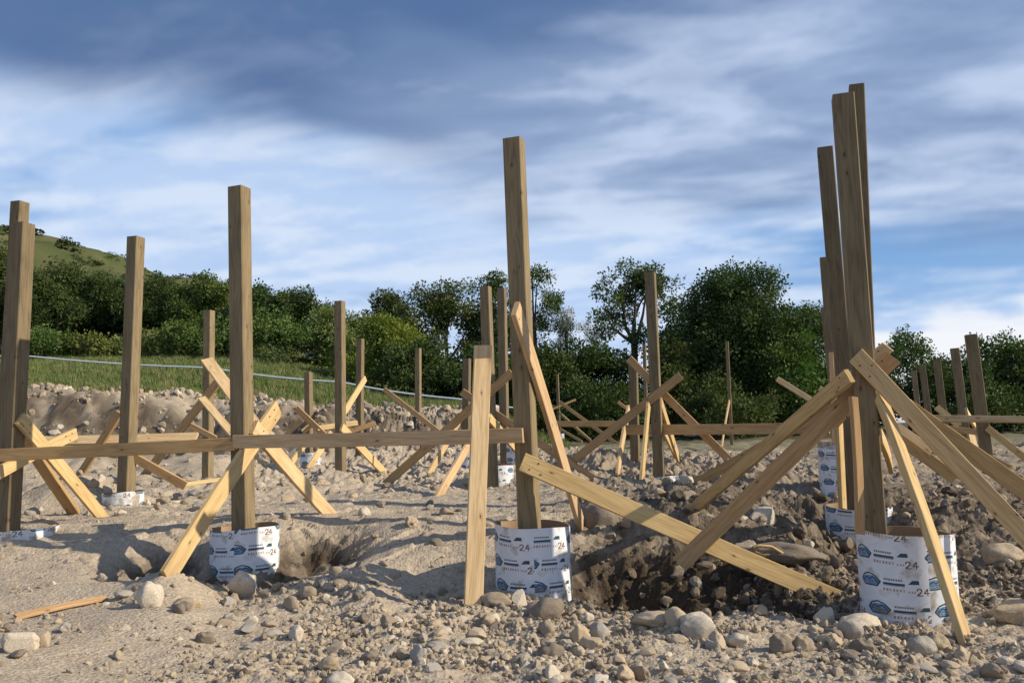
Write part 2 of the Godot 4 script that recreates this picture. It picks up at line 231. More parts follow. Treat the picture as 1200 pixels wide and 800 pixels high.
var TREES := [
	["dark tree on the hillside behind the two posts at the dirt mound", "d", Vector3(-33.96, 0, -56), 14.16, 3.36, 0.08],
	["broad dark green tree at the bottom of the grassy hill", "d", Vector3(-28.33, 0, -53), 12.39, 3.82, 0.12],
	["rounded dark tree half hidden by the slender post in the low tube", "d", Vector3(-25.37, 0, -54), 11.52, 2.59, 0.12],
	["wide dark tree between the slender post and the twisted braces", "d", Vector3(-21.53, 0, -52), 11.18, 2.86, 0.12],
	["dark tree with pale tipped top above the twisted pair of braces", "m", Vector3(-18.17, 0, -50), 10.74, 2.60, 0.12],
	["lighter shrub on the grass before the broad dark tree", "l", Vector3(-25.94, 0, -47), 7.40, 1.69, 0.00],
	["small round shrub on the grass above the white pipe", "m", Vector3(-23.28, 0, -47), 6.87, 1.41, 0.00],
	["low leafy shrub on the grass behind the slender post", "l", Vector3(-20.58, 0, -47), 7.00, 1.69, 0.00],
	["leafy shrub on the grass between the slender post and the twisted braces", "m", Vector3(-17.79, 0, -46), 7.29, 1.93, 0.00],
	["bush filling the gap by the post with the board joint", "m", Vector3(-14.97, 0, -44), 7.16, 1.50, 0.00],
	["dark crowned tree just past the post with the board joint", "d", Vector3(-14.31, 0, -47), 9.53, 1.69, 0.15],
	["dark topped tree rising over pale flowering bushes", "d", Vector3(-12.08, 0, -48), 9.46, 2.11, 0.20],
	["yellow green bush with dark shade below, by the joint post", "l", Vector3(-11.63, 0, -42), 7.17, 1.93, 0.00],
	["pale flowering bush behind the mid pad post", "p", Vector3(-9.17, 0, -43), 7.69, 1.89, 0.00],
	["dark tree with a round top over the bright green bush", "d", Vector3(-7.12, 0, -48), 9.29, 1.92, 0.20],
	["bright green bush, the lightest in the row of trees", "b", Vector3(-6.07, 0, -39), 6.49, 2.18, 0.00],
	["tall airy dark tree rising over the thin lone post", "o", Vector3(-3.58, 0, -45), 9.23, 2.52, 0.20],
	["tall dark tree behind the top of the pale plank", "o", Vector3(-1.22, 0, -46), 9.77, 2.12, 0.20],
	["dark narrow tree showing just past the tall centre post", "o", Vector3(1.25, 0, -44), 9.89, 1.32, 0.15],
	["dark green bush behind the thin lone post", "d", Vector3(-3.72, 0, -37), 5.09, 1.92, 0.00],
	["dark bush behind the pale plank and crossed braces", "d", Vector3(-0.93, 0, -37), 5.02, 2.07, 0.00],
	["dark bush just past the tall centre post", "d", Vector3(1.52, 0, -38), 4.80, 1.90, 0.00],
	["low dark bush below the sparse pale tree", "d", Vector3(3.82, 0, -40), 5.30, 2.56, 0.00],
	["sparse pale tree with thin twigs and small white blossom", "w", Vector3(3.06, 0, -44), 7.64, 1.50, 0.20],
	["tall forked tree with open limbs behind the bright edged post", "f", Vector3(6.14, 0, -42), 9.39, 2.69, 0.52],
	["biggest dark tree, its crown reaching down to the ground", "d", Vector3(10.87, 0, -40), 8.89, 3.68, 0.06],
	["dark bush under the forked tree", "d", Vector3(7.44, 0, -38), 4.93, 1.75, 0.00],
	["bright leaved bush at the foot of the biggest tree", "m", Vector3(12.52, 0, -38), 5.09, 2.13, 0.00],
	["small loose tree between the biggest tree and the dark row of posts", "o", Vector3(15.22, 0, -43), 7.17, 1.72, 0.20],
	["dark bush behind the dark row of posts", "d", Vector3(15.62, 0, -39), 4.33, 2.26, 0.00],
	["loose topped tree just past the thick dark post", "o", Vector3(18.87, 0, -41), 5.43, 2.30, 0.12],
	["dark bush behind the five posts that step away", "d", Vector3(19.37, 0, -38), 3.70, 1.90, 0.00],
	["airy grey green tree beyond the tallest of the five posts", "o", Vector3(22.41, 0, -39), 5.05, 2.26, 0.12],
	["dark tree at the far end of the tree row", "d", Vector3(23.87, 0, -38), 4.67, 2.28, 0.08],
	["low dark bush at the ground below the biggest tree", "d", Vector3(8.45, 0, -34), 2.80, 2.38, 0.00],
	["low dark bush beyond the level rail", "d", Vector3(18.94, 0, -34), 2.33, 2.04, 0.00],
	["low dark bush by the far brown rail", "d", Vector3(3.46, 0, -35), 3.07, 2.10, 0.00],
	["small dark bush above the white pipe", "d", Vector3(-12.06, 0, -40), 4.97, 1.60, 0.00],
]
var STONES := [
	["big pale blocky boulder in front of the tube by the joint post", Vector3(-2.04, 0.18, -6.45), 0.115, 0.115, "wk"],
	["pale egg shaped stone alone on the smooth dirt", Vector3(-2.42, 0.25, -5.75), 0.085, 0.100, "wr"],
	["pale jagged stone with a dark shadow on the smooth dirt", Vector3(-2.7, 0.19, -4.75), 0.095, 0.080, "wa"],
	["small tan stone touching the pale jagged one", Vector3(-2.65, 0.18, -4.85), 0.070, 0.060, "ta"],
	["flat brown oval stone leaning by the foot of the pale plank", Vector3(-0.15, 0.25, -5.85), 0.110, 0.050, "bf"],
	["pale pointed stone standing before the tube by the pale plank", Vector3(0.01, 0.26, -5.85), 0.060, 0.085, "wa"],
	["long flat brown stone under the tube by the pale plank", Vector3(0.14, 0.2, -5.7), 0.130, 0.060, "bf"],
	["dark rounded stone under the long flat brown one", Vector3(0.18, 0.15, -5.55), 0.120, 0.075, "dr"],
	["whitest smooth stone on the edge of the dark trench", Vector3(1.03, 0.19, -5.05), 0.100, 0.070, "wr"],
	["tan upright stone touching the whitest smooth one", Vector3(0.92, 0.19, -5.1), 0.065, 0.080, "tr"],
	["big grey tan stone just below the whitest one", Vector3(1.01, 0.12, -4.95), 0.100, 0.075, "gr"],
	["flat tan slab of stone on the rim of the dark trench", Vector3(0.81, 0.15, -5.2), 0.130, 0.050, "tf"],
	["round yellow tan stone below the foot of the sunlit brace", Vector3(2.25, 0.03, -4.72), 0.065, 0.065, "yr"],
	["rounded grey stone just below the round yellow one", Vector3(2.11, 0.01, -4.6), 0.075, 0.060, "gr"],
	["long pale stone lying against the tube marked 24", Vector3(2.1, 0.16, -5.4), 0.135, 0.060, "wf"],
	["pyramid shaped stone at the end of the low weathered brace", Vector3(1.94, 0.21, -5.55), 0.080, 0.100, "wa"],
	["smooth grey tan cobble below the long pale stone", Vector3(1.87, 0.06, -4.95), 0.070, 0.065, "gr"],
	["dark rounded boulder at the foot of the sunlit centre brace", Vector3(0.73, 0.49, -7.6), 0.160, 0.140, "dr"],
	["pale broken boulder between the brown brace and the printed tubes", Vector3(2.14, 0.48, -7.5), 0.140, 0.120, "wa"],
	["tan boulder beside the brown brace crossing", Vector3(1.83, 0.4, -6.9), 0.120, 0.090, "tk"],
	["smooth tan stone with a pale end beyond the 24 tube", Vector3(3.63, 0.23, -6.5), 0.150, 0.090, "tr"],
	["large reddish tan stone at the edge beyond the sunlit brace", Vector3(3.01, 0.08, -5.3), 0.150, 0.090, "yk"],
	["long dark hump of stone under the loop of cord", Vector3(2.03, 0.29, -6.6), 0.300, 0.100, "df"],
	["dark lump of stone at the foot of the post behind the plank", Vector3(-0.32, 0.6, -12.6), 0.120, 0.100, "dk"],
	["pale flat boulder lying on the end of the earth bank", Vector3(-0.65, 1.46, -23.8), 0.500, 0.300, "wf"],
]


func _ready() -> void:
	# camera
	var cam := Camera3D.new()
	cam.name = "camera"
	cam.transform = Transform3D(Basis(Vector3(0.99974, -0.02256, -0.00237), Vector3(0.02269, 0.99427, 0.1045), Vector3(0, -0.10453, 0.99452)), Vector3(0, 1.3, 0))
	cam.fov = 43.6
	cam.near = 0.05
	cam.far = 3000.0
	add_child(cam)
	# sky
	var env := Environment.new()
	env.background_mode = Environment.BG_SKY
	var sky := Sky.new()
	var pano := PanoramaSkyMaterial.new()
	pano.panorama = ImageTexture.create_from_image(sky_image())
	pano.energy_multiplier = 0.92
	sky.sky_material = pano
	env.sky = sky
	env.tonemap_mode = Environment.TONE_MAPPER_LINEAR
	env.tonemap_exposure = 1.07
	env.sdfgi_enabled = true
	env.ssao_enabled = true
	env.ssil_enabled = true
	var we := WorldEnvironment.new()
	we.name = "environment"
	we.environment = env
	add_child(we)
	# sun: low, from the side
	var sun := DirectionalLight3D.new()
	sun.name = "sun"
	sun.light_energy = 1.6
	sun.light_color = Color(1.0, 0.95, 0.86)
	sun.light_angular_distance = 0.5
	sun.shadow_enabled = true
	var az := deg_to_rad(78.0)
	var el := deg_to_rad(31.0)
	var to_sun := Vector3(sin(az) * cos(el), sin(el), cos(az) * cos(el))
	sun.transform = Transform3D(Basis.looking_at(-to_sun, Vector3.UP), Vector3(30, 30, 0))
	add_child(sun)

	noises()
	residuals()
	for again in 3:                                 # bring the rough surface to its levels at the feet and rims
		for c in CTRL:
			var p: Vector2 = c[0]
			c[1] += 0.9 * (c[3] - ground_height(p.x, p.y))
		residuals()
	ground()
	hill()
	make_wood_materials()
	make_rocks()
	trees()
	grass()
	for t in TUBES:
		form_tube(t[0], t[1], t[2], t[3])
	for p in POSTS:
		post(p[0], p[1], p[2], p[3])
	for b in BOARDS:
		board(b)
	pipe()
	cord()
	stones()
	gravel()


# ---------------------------------------------------------------- helpers
func numbered(called: String) -> String:
	if not used.has(called):
		used[called] = 0
		return called
	used[called] += 1
	return "%s_%03d" % [called, used[called]]


func tag(o: Node, label := "", category := "", group := "", kind := "") -> void:
	if label:
		o.set_meta("label", label)
	if category:
		o.set_meta("category", category)
	if group:
		o.set_meta("group", group)
	if kind:
		o.set_meta("kind", kind)


func put(called: String, mesh: Mesh, material: Material, parent: Node = self) -> MeshInstance3D:
	var o := MeshInstance3D.new()
	o.name = numbered(called) if parent == self else called
	o.mesh = mesh
	if material:
		o.material_override = material
	parent.add_child(o, true)
	return o


func thing(called: String, label: String, category: String, at: Vector3, group := "") -> Node3D:
	var o := Node3D.new()
	o.name = numbered(called)
	add_child(o)
	o.position = at
	tag(o, label, category, group)
	return o


func many(called: String, mesh: Mesh, material: Material, places: Array, colors: PackedColorArray, parent: Node = self) -> MultiMeshInstance3D:
	var mm := MultiMesh.new()
	mm.transform_format = MultiMesh.TRANSFORM_3D
	mm.use_colors = true
	mm.mesh = mesh
	mm.instance_count = places.size()
	for i in places.size():
		mm.set_instance_transform(i, places[i])
		mm.set_instance_color(i, colors[i])
	var o := MultiMeshInstance3D.new()
	o.name = numbered(called) if parent == self else called
	o.multimesh = mm
	o.material_override = material
	parent.add_child(o, true)
	o.set_meta("kind", "stuff")
	return o


class Build:
	var v := PackedVector3Array()
	var n := PackedVector3Array()
	var u := PackedVector2Array()
	var c := PackedColorArray()
	var i := PackedInt32Array()

	func face(p: Array, normal: Vector3, uv: Array, col: Color) -> void:        # a flat convex polygon, wound to face its normal
		var k := v.size()
		var flip: bool = (p[1] - p[0]).cross(p[2] - p[0]).dot(normal) > 0.0
		for j in p.size():
			v.append(p[j])
			n.append(normal)
			u.append(uv[j])
			c.append(col)
		for j in range(1, p.size() - 1):
			if flip:
				i.append_array([k, k + j + 1, k + j])
			else:
				i.append_array([k, k + j, k + j + 1])

	func into(m: ArrayMesh = null) -> ArrayMesh:
		if m == null:
			m = ArrayMesh.new()
		var a := []
		a.resize(Mesh.ARRAY_MAX)
		a[Mesh.ARRAY_VERTEX] = v
		a[Mesh.ARRAY_NORMAL] = n
		a[Mesh.ARRAY_TEX_UV] = u
		a[Mesh.ARRAY_COLOR] = c
		a[Mesh.ARRAY_INDEX] = i
		m.add_surface_from_arrays(Mesh.PRIMITIVE_TRIANGLES, a)
		return m


func noises() -> void:
	rng.seed = 41
	for p in [[n_broad, 3, 0.45, 3], [n_mid, 7, 1.9, 4], [n_lump, 11, 3.6, 4], [n_fine, 19, 16.0, 3], [n_tone, 23, 1.1, 5]]:
		var n: FastNoiseLite = p[0]
		n.seed = p[1]
		n.frequency = p[2]
		n.noise_type = FastNoiseLite.TYPE_SIMPLEX_SMOOTH
		n.fractal_type = FastNoiseLite.FRACTAL_FBM
		n.fractal_octaves = p[3]
	n_lump.fractal_type = FastNoiseLite.FRACTAL_RIDGED


# ---------------------------------------------------------------- sky
func sky_image() -> Image:
	var w := 2048
	var h := 1024
	var im := Image.create(w, h, false, Image.FORMAT_RGBF)
	var big := FastNoiseLite.new()
	big.seed = 5
	big.frequency = 1.0
	big.noise_type = FastNoiseLite.TYPE_SIMPLEX_SMOOTH
	big.fractal_octaves = 4
	var streak: FastNoiseLite = big.duplicate()
	streak.seed = 14
	streak.fractal_octaves = 6
	streak.fractal_gain = 0.58
	var puff: FastNoiseLite = big.duplicate()
	puff.seed = 31
	puff.fractal_octaves = 5
	for j in 540:
		var el := 90.0 - 180.0 * (j + 0.5) / h
		var sy := sin(deg_to_rad(el))
		var cy := cos(deg_to_rad(el))
		var e := maxf(el, 0.0)
		var blue := Color(0.50, 0.68, 0.93).lerp(Color(0.20, 0.40, 0.73), smoothstep(1.0, 12.0, e)).lerp(Color(0.11, 0.25, 0.56), smoothstep(12.0, 50.0, e))
		for i in w:
			var az := TAU * (i + 0.5) / w
			var dx := sin(az) * cy
			var dz := cos(az) * cy
			# the streaks and the edge of the bank slope gently, down towards the clearer side
			var side := sin(az)
			var y := sy + 0.05 * side
			var warp := big.get_noise_3d(dx * 1.6, y * 4.0, dz * 1.6)
			var far := 1.0 / (maxf(sy, 0.0) + 0.11)         # where the line of sight meets the cloud layer
			var lx := dx * far
			var lz := dz * far
			var s1 := streak.get_noise_3d(lx * 0.62 + warp * 0.5, lz * 1.15 + lx * 0.22, 2.0)
			var s2 := streak.get_noise_3d(lx * 1.7 + warp * 0.6 + 9.0, lz * 3.4 + lx * 0.7, 7.0)
			var away := 0.5 + 0.5 * cos(az + 0.60)            # one side of the sky is more overcast
			# pale veil of high cloud, with a clearer gap low on the open side
			var gap := smoothstep(0.08, 0.42, side) * exp(-pow((e - 9.5) / 3.2, 2.0))
			var veil := smoothstep(-0.48, 0.34, s1 + 0.35 * s2 + 0.55 * (away - 0.62) + 0.30 * exp(-pow((e - 12.5 + 9.0 * side) / 6.0, 2.0)) - 0.95 * gap)
			var pale := Color(0.54, 0.69, 0.95).lerp(Color(0.74, 0.84, 1.0), clampf(0.45 + s2 * 2.2, 0.0, 1.0))
			pale = pale.lerp(Color(0.34, 0.46, 0.72), smoothstep(14.0, 32.0, e))
			var c := blue.lerp(pale, veil * (0.88 - 0.3 * smoothstep(20.0, 60.0, e)))
			# the grey blue bank higher up
			var edge := 15.2 - 8.5 * side + 6.0 * warp + 2.6 * s1
			var bank := smoothstep(edge - 1.5, edge + 5.5, e)
			var deep := smoothstep(-0.40, 0.42, warp * 0.6 + 1.1 * (away - 0.90) - 0.95 * side + 0.030 * (e - 20.0) + 0.28 * s1)
			var grey := Color(0.33, 0.44, 0.66).lerp(Color(0.090, 0.165, 0.345), deep)
			grey = grey.lerp(Color(0.56, 0.67, 0.88), clampf(s2 * 1.5 + s1 * 1.3 + 0.08, 0.0, 0.85) * (1.0 - deep * 0.85))
			grey = grey.lerp(Color(0.19, 0.28, 0.47), clampf(-s2 * 1.3 - s1 * 0.9, 0.0, 0.7) * (1.0 - deep))
			c = c.lerp(grey, bank * 0.93)
			# bright heaped cloud low down on the clear side
			var top := 6.2 + 2.6 * puff.get_noise_2d(cos(az) * 2.2 + 3.0, sin(az) * 2.2) + 1.5 * puff.get_noise_2d(cos(az) * 9.0, sin(az) * 9.0 + e * 0.12)
			var heap := smoothstep(0.0, 1.2, top - e + 0.8 * s2) * smoothstep(0.05, 0.35, side) * (1.0 - 0.25 * smoothstep(4.5, 6.5, e))
			c = c.lerp(Color(0.95, 0.96, 1.0), heap * 0.94)
			im.set_pixel(i, j, c)
	return im


# ---------------------------------------------------------------- ground
func base_height(x: float, z: float) -> float:
	var d := -z
	var y := 0.10 + 0.45 * smoothstep(5.7, 8.0, d)
	y += 0.10 * smoothstep(-1.6, -3.4, x) * (1.0 - smoothstep(6.0, 8.0, d))
	var s1 := smoothstep(2.0, -2.0, x)
	var s2 := smoothstep(-2.0, -13.0, x)
	var wob := 0.0
	if d > 20.0 and d < 26.0:
		wob = n_broad.get_noise_2d(x * 0.28, 4.0) * 0.9 + n_mid.get_noise_2d(x * 0.35, z * 0.35) * 0.22
	y += (s1 * 1.35 + s2 * 0.75) * (0.35 * smoothstep(21.6, 22.8, d + wob) + 0.65 * smoothstep(22.5, 23.9, d + wob))
	y += 0.25 * smoothstep(22.0, 34.0, d) * (1.0 - s1)
	y += clampf(d - 24.0, 0.0, 66.0) * (0.05 * s1 + 0.09 * s2)
	return y


func residuals() -> void:
	res_grid.resize(RN * RM)
	for j in RM:
		for i in RN:
			var p := Vector2(RX0 + i * RS, RZ0 + j * RS)
			var sum := 0.0
			var total := 1e-6
			for c in CTRL:
				var q: float = p.distance_squared_to(c[0]) / (c[2] * c[2])
				if q < 7.0:
					var wt := exp(-q)
					sum += wt * wt * c[1]
					total += wt
			res_grid[j * RN + i] = sum / maxf(total, 0.02)


func residual(x: float, z: float) -> float:
	var fx := (x - RX0) / RS
	var fz := (z - RZ0) / RS
	if fx < 0.0 or fz < 0.0 or fx >= RN - 1.001 or fz >= RM - 1.001:
		return 0.0
	var i := int(fx)
	var j := int(fz)
	var k := j * RN + i
	return lerpf(lerpf(res_grid[k], res_grid[k + 1], fx - i), lerpf(res_grid[k + RN], res_grid[k + RN + 1], fx - i), fz - j)


func smooth_soil(x: float, z: float) -> float:         # 1 on the trodden, nearly stoneless dirt
	var d := -z
	var w := 0.35 * n_mid.get_noise_2d(x * 0.7, z * 0.7)
	var a := smoothstep(-1.1, -2.0, x + w) * (1.0 - smoothstep(8.0, 10.0, d))
	var b := smoothstep(6.5, 7.1, d + w) * (1.0 - smoothstep(10.5, 13.5, d + w * 3.0)) * smoothstep(-3.4, -2.4, x) * (1.0 - smoothstep(0.2, 0.9, x + w))
	var e := 0.55 * smoothstep(0.35, 0.9, x + w) * (1.0 - smoothstep(1.5, 2.0, x)) * (1.0 - smoothstep(4.9, 5.2, d))
	return clampf(a + b + e, 0.0, 1.0)


func ground_height(x: float, z: float) -> float:
	var d := -z
	var y := base_height(x, z) + residual(x, z)
	if d > 160.0:
		return y
	var sm := smooth_soil(x, z) if d < 14.0 else 0.15
	var rough := 1.0 - 0.80 * sm
	y += n_broad.get_noise_2d(x, z) * (0.05 if d < 9.0 else 0.05 + 0.08 * smoothstep(9.0, 13.0, d))
	var grassy := smoothstep(24.0, 26.0, d)
	y += n_mid.get_noise_2d(x, z) * (0.040 + 0.07 * smoothstep(9.0, 13.0, d)) * rough * (1.0 - 0.5 * grassy)
	y += (n_lump.get_noise_2d(x, z) - 0.1) * (0.030 + 0.035 * smoothstep(9.0, 14.0, d)) * rough * (1.0 - grassy)
	if d > 5.6 and d < 22.0:
		# crusts and ledges left by the digger
		var t := n_broad.get_noise_2d(x * 0.9 + 70.0, z * 3.2) * 3.2 + n_mid.get_noise_2d(x * 1.3, z * 1.3 + 30.0) * 0.30 + 20.0
		var f := t - floorf(t)
		y += 0.055 * ((f / 0.93 if f < 0.93 else (1.0 - f) / 0.07) - 0.5) * smoothstep(6.0, 7.2, d) * (0.6 + 0.8 * smoothstep(0.0, 1.5, x))
	var cut := smoothstep(21.6, 22.6, d) * (1.0 - smoothstep(23.8, 24.6, d)) * smoothstep(2.0, -1.0, x)
	if cut > 0.0:
		y += (n_mid.get_noise_2d(x * 0.5 + 5.0, z * 1.2) * 0.14 + n_lump.get_noise_2d(x * 1.2, z * 1.2) * 0.05 + n_fine.get_noise_2d(x * 0.3, z * 0.3) * 0.09) * cut
	if d < 9.0:
		var dug := smoothstep(-0.04, -0.22, residual(x, z)) + 0.6 * smoothstep(0.2, 0.8, x) * smoothstep(5.6, 6.0, d)
		y += (n_lump.get_noise_2d(x * 1.3, z * 1.3) * 0.060 + n_mid.get_noise_2d(x * 2.2, z * 2.2 + 8.0) * 0.055 + n_fine.get_noise_2d(x, z + 3.0) * 0.012) * minf(dug, 1.0)
	if d < 24.0:
		y += n_fine.get_noise_2d(x, z) * 0.010 * rough
		y += n_mid.get_noise_2d(x * 0.30 + 40.0, z * 1.3) * 0.07 * smoothstep(0.2, 1.4, x) * smoothstep(6.3, 7.4, d)
	return y


func axis(first: float, fine_from: float, fine_to: float, last: float, step: float, grow: float, most: float, until: float) -> PackedFloat32Array:
	var out := PackedFloat32Array()
	var before := []
	var x := fine_from
	var s := step
	while x > first:
		s = minf(s * grow, most) if absf(x) < until else s * grow
		x -= s
		before.push_front(x)
	out.append_array(PackedFloat32Array(before))
	x = fine_from
	while x < fine_to:
		out.append(x)
		x += step
	s = step
	while x < last:
		out.append(x)
		s = minf(s * grow, most) if absf(x) < until else s * grow
		x += s
	out.append(x)
	return out


func ground() -> void:
	var xs := axis(-700.0, -3.6, 3.9, 700.0, 0.019, 1.03, 0.11, 14.0)
	var zs := axis(-900.0, -8.0, -3.6, 9.0, 0.019, 1.02, 0.075, 25.0)
	var nx := xs.size()
	var nz := zs.size()
	var v := PackedVector3Array()
	var n := PackedVector3Array()
	var c := PackedColorArray()
	v.resize(nx * nz)
	n.resize(nx * nz)
	c.resize(nx * nz)
	for j in nz:
		for i in nx:
			v[j * nx + i] = Vector3(xs[i], ground_height(xs[i], zs[j]), zs[j])
	for j in nz:
		for i in nx:
			var k := j * nx + i
			var p := v[k]
			var ex := v[k + 1 if i < nx - 1 else k] - v[k - 1 if i > 0 else k]
			var ez := v[k + nx if j < nz - 1 else k] - v[k - nx if j > 0 else k]
			n[k] = ez.cross(ex).normalized()
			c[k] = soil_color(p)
	var idx := PackedInt32Array()
	idx.resize((nx - 1) * (nz - 1) * 6)
	var q := 0
	for j in nz - 1:
		for i in nx - 1:
			var k := j * nx + i
			for o in [k, k + 1, k + nx, k + 1, k + nx + 1, k + nx]:
				idx[q] = o
				q += 1
	var a := []
	a.resize(Mesh.ARRAY_MAX)
	a[Mesh.ARRAY_VERTEX] = v
	a[Mesh.ARRAY_NORMAL] = n
	a[Mesh.ARRAY_COLOR] = c
	a[Mesh.ARRAY_INDEX] = idx
	var m := ArrayMesh.new()
	m.add_surface_from_arrays(Mesh.PRIMITIVE_TRIANGLES, a)
	var o := put("ground", m, soil_material())
	tag(o, "freshly dug stony tan soil with pits and rubble", "", "", "structure")


func soil_color(p: Vector3) -> Color:
	var d := -p.z
	var t := n_tone.get_noise_2d(p.x, p.z)
	var t2 := n_mid.get_noise_2d(p.x * 2.3 + 20.0, p.z * 2.3)
	var c := Color(0.52, 0.44, 0.335).lerp(Color(0.42, 0.355, 0.275), clampf(0.45 + t * 0.9, 0.0, 1.0))
	c = c.lerp(Color(0.60, 0.52, 0.405), clampf(t2 * 0.9, 0.0, 0.5))
	if d < 25.0:
		# freshly turned damp soil in pits; trench and dug side also carry painted shade
		var damp_shade := smoothstep(-0.05, -0.30, residual(p.x, p.z)) if d < 9.0 else 0.0
		damp_shade = maxf(damp_shade, 0.80 * smoothstep(0.1, 1.1, p.x + 0.5 * t) * smoothstep(5.9, 6.7, d) * (1.0 - 0.55 * smoothstep(8.5, 12.0, d)))
		damp_shade *= clampf(0.85 + t2 * 0.8, 0.0, 1.0)
		damp_shade = maxf(damp_shade, smoothstep(0.25, 0.6, p.x + 0.2 * t2) * (1.0 - smoothstep(2.0, 2.4, p.x + 0.2 * t2)) * smoothstep(5.55, 5.8, d + 0.2 * t) * (1.0 - smoothstep(6.9, 7.3, d)))  # trench shade painted into the soil colour at full strength
		c = c.lerp(Color(0.080, 0.060, 0.043), damp_shade)
		var face := smoothstep(21.8, 22.6, d) * (1.0 - smoothstep(23.2, 23.7, d)) * smoothstep(1.0, -1.0, p.x)
		c = c.lerp(Color(0.13, 0.105, 0.08), face * clampf(0.85 + t * 0.9 + t2 * 0.4, 0.0, 1.0))
	var green := smoothstep(24.2, 25.2, d + t * 1.2)
	if green > 0.0:
		var g := Color(0.085, 0.115, 0.035).lerp(Color(0.20, 0.16, 0.085), clampf(t * 1.1 + t2 * 0.5 - 0.05, 0.0, 0.8))
		c = c.lerp(g, green * (0.55 + 0.45 * smoothstep(3.0, -1.0, p.x)))
		c = c.lerp(Color(0.07, 0.07, 0.035), smoothstep(28.0, 34.0, d) * smoothstep(-1.0, 3.0, p.x) * 0.85)
	return c


func seamless(seed_: int, freq: float, kind: int, octaves: int, size := 512) -> Image:
	var n := FastNoiseLite.new()
	n.seed = seed_
	n.noise_type = kind
	n.frequency = freq
	n.fractal_octaves = octaves
	var im := n.get_seamless_image(size, size)
	im.convert(Image.FORMAT_RGB8)
	return im


func graded(im: Image, low: float, high: float, warm := 0.0) -> ImageTexture:      # stretches a grey picture between two lightnesses
	for y in im.get_height():
		for x in im.get_width():
			var t := clampf((im.get_pixel(x, y).r - 0.2) / 0.6, 0.0, 1.0)
			var k := lerpf(low, high, t)
			im.set_pixel(x, y, Color(k, k * (1.0 - warm * (1.0 - t)), k * (1.0 - 2.0 * warm * (1.0 - t))))
	return ImageTexture.create_from_image(im)


func soil_material() -> StandardMaterial3D:
	var m := StandardMaterial3D.new()
	m.vertex_color_use_as_albedo = true
	m.roughness = 0.95
	m.metallic_specular = 0.25
	var im := seamless(3, 0.045, FastNoiseLite.TYPE_SIMPLEX_SMOOTH, 6)
	m.albedo_texture = graded(im, 0.80, 1.0, 0.03)
	m.uv1_triplanar = true
	m.uv1_world_triplanar = true
	m.uv1_scale = Vector3(1.3, 1.3, 1.3)
	m.heightmap_enabled = true
	m.heightmap_texture = ImageTexture.create_from_image(seamless(8, 0.05, FastNoiseLite.TYPE_SIMPLEX_SMOOTH, 6))
	m.heightmap_scale = 0.9
	return m


func ridge_height(x: float) -> float:
	var pts := [Vector2(-900, 60), Vector2(-620, 96), Vector2(-420, 118), Vector2(-270, 103), Vector2(-192, 83.5), Vector2(-160, 75), Vector2(-139, 67.5), Vector2(-109, 60), Vector2(-85, 50), Vector2(-30, 30), Vector2(40, 14), Vector2(130, -2)]
	for k in pts.size() - 1:
		if x < pts[k + 1].x:
			var t := clampf((x - pts[k].x) / (pts[k + 1].x - pts[k].x), 0.0, 1.0)
			return lerpf(pts[k].y, pts[k + 1].y, t)
	return -2.0


func hill_height(x: float, z: float) -> float:
	var t := (-z - 320.0) / (150.0 if -z < 320.0 else 210.0)
	return ridge_height(x) * exp(-t * t * 1.6) + n_broad.get_noise_2d(x * 0.05, z * 0.05) * 5.0 * clampf(1.0 - absf(t), 0.0, 1.0) + n_broad.get_noise_2d(x * 0.4, z * 0.4) * 0.9 - 2.0


func hill() -> void:
	var b := Build.new()
	var nx := 220
	var nz := 70
	for j in nz:
		for i in nx:
			var x := -900.0 + 1030.0 * pow(i / float(nx - 1), 0.7)
			var z := -120.0 - 480.0 * j / float(nz - 1)
			var e := 3.0
			b.v.append(Vector3(x, hill_height(x, z), z))
			b.n.append(Vector3(hill_height(x - e, z) - hill_height(x + e, z), 2 * e, hill_height(x, z - e) - hill_height(x, z + e)).normalized())
			b.u.append(Vector2.ZERO)
			var t := n_tone.get_noise_2d(x * 0.06, z * 0.06)
			var t2 := n_mid.get_noise_2d(x * 0.09, z * 0.09)
			b.c.append(Color(0.095, 0.125, 0.045).lerp(Color(0.19, 0.18, 0.09), clampf(0.4 + t * 1.2 + 0.5 * t2, 0.0, 1.0)))
	for j in nz - 1:
		for i in nx - 1:
			var k := j * nx + i
			b.i.append_array([k, k + nx, k + 1, k + 1, k + nx, k + nx + 1])
	var m := StandardMaterial3D.new()
	m.vertex_color_use_as_albedo = true
	m.roughness = 1.0
	m.metallic_specular = 0.1
	var im := seamless(13, 0.06, FastNoiseLite.TYPE_SIMPLEX_SMOOTH, 5)
	m.albedo_texture = graded(im, 0.7, 1.0)
	m.uv1_triplanar = true
	m.uv1_world_triplanar = true
	m.uv1_scale = Vector3(0.09, 0.09, 0.09)
	var o := put("hill", b.into(), m)
	tag(o, "grassy green and tan hillside dotted with dark scrub", "", "", "structure")


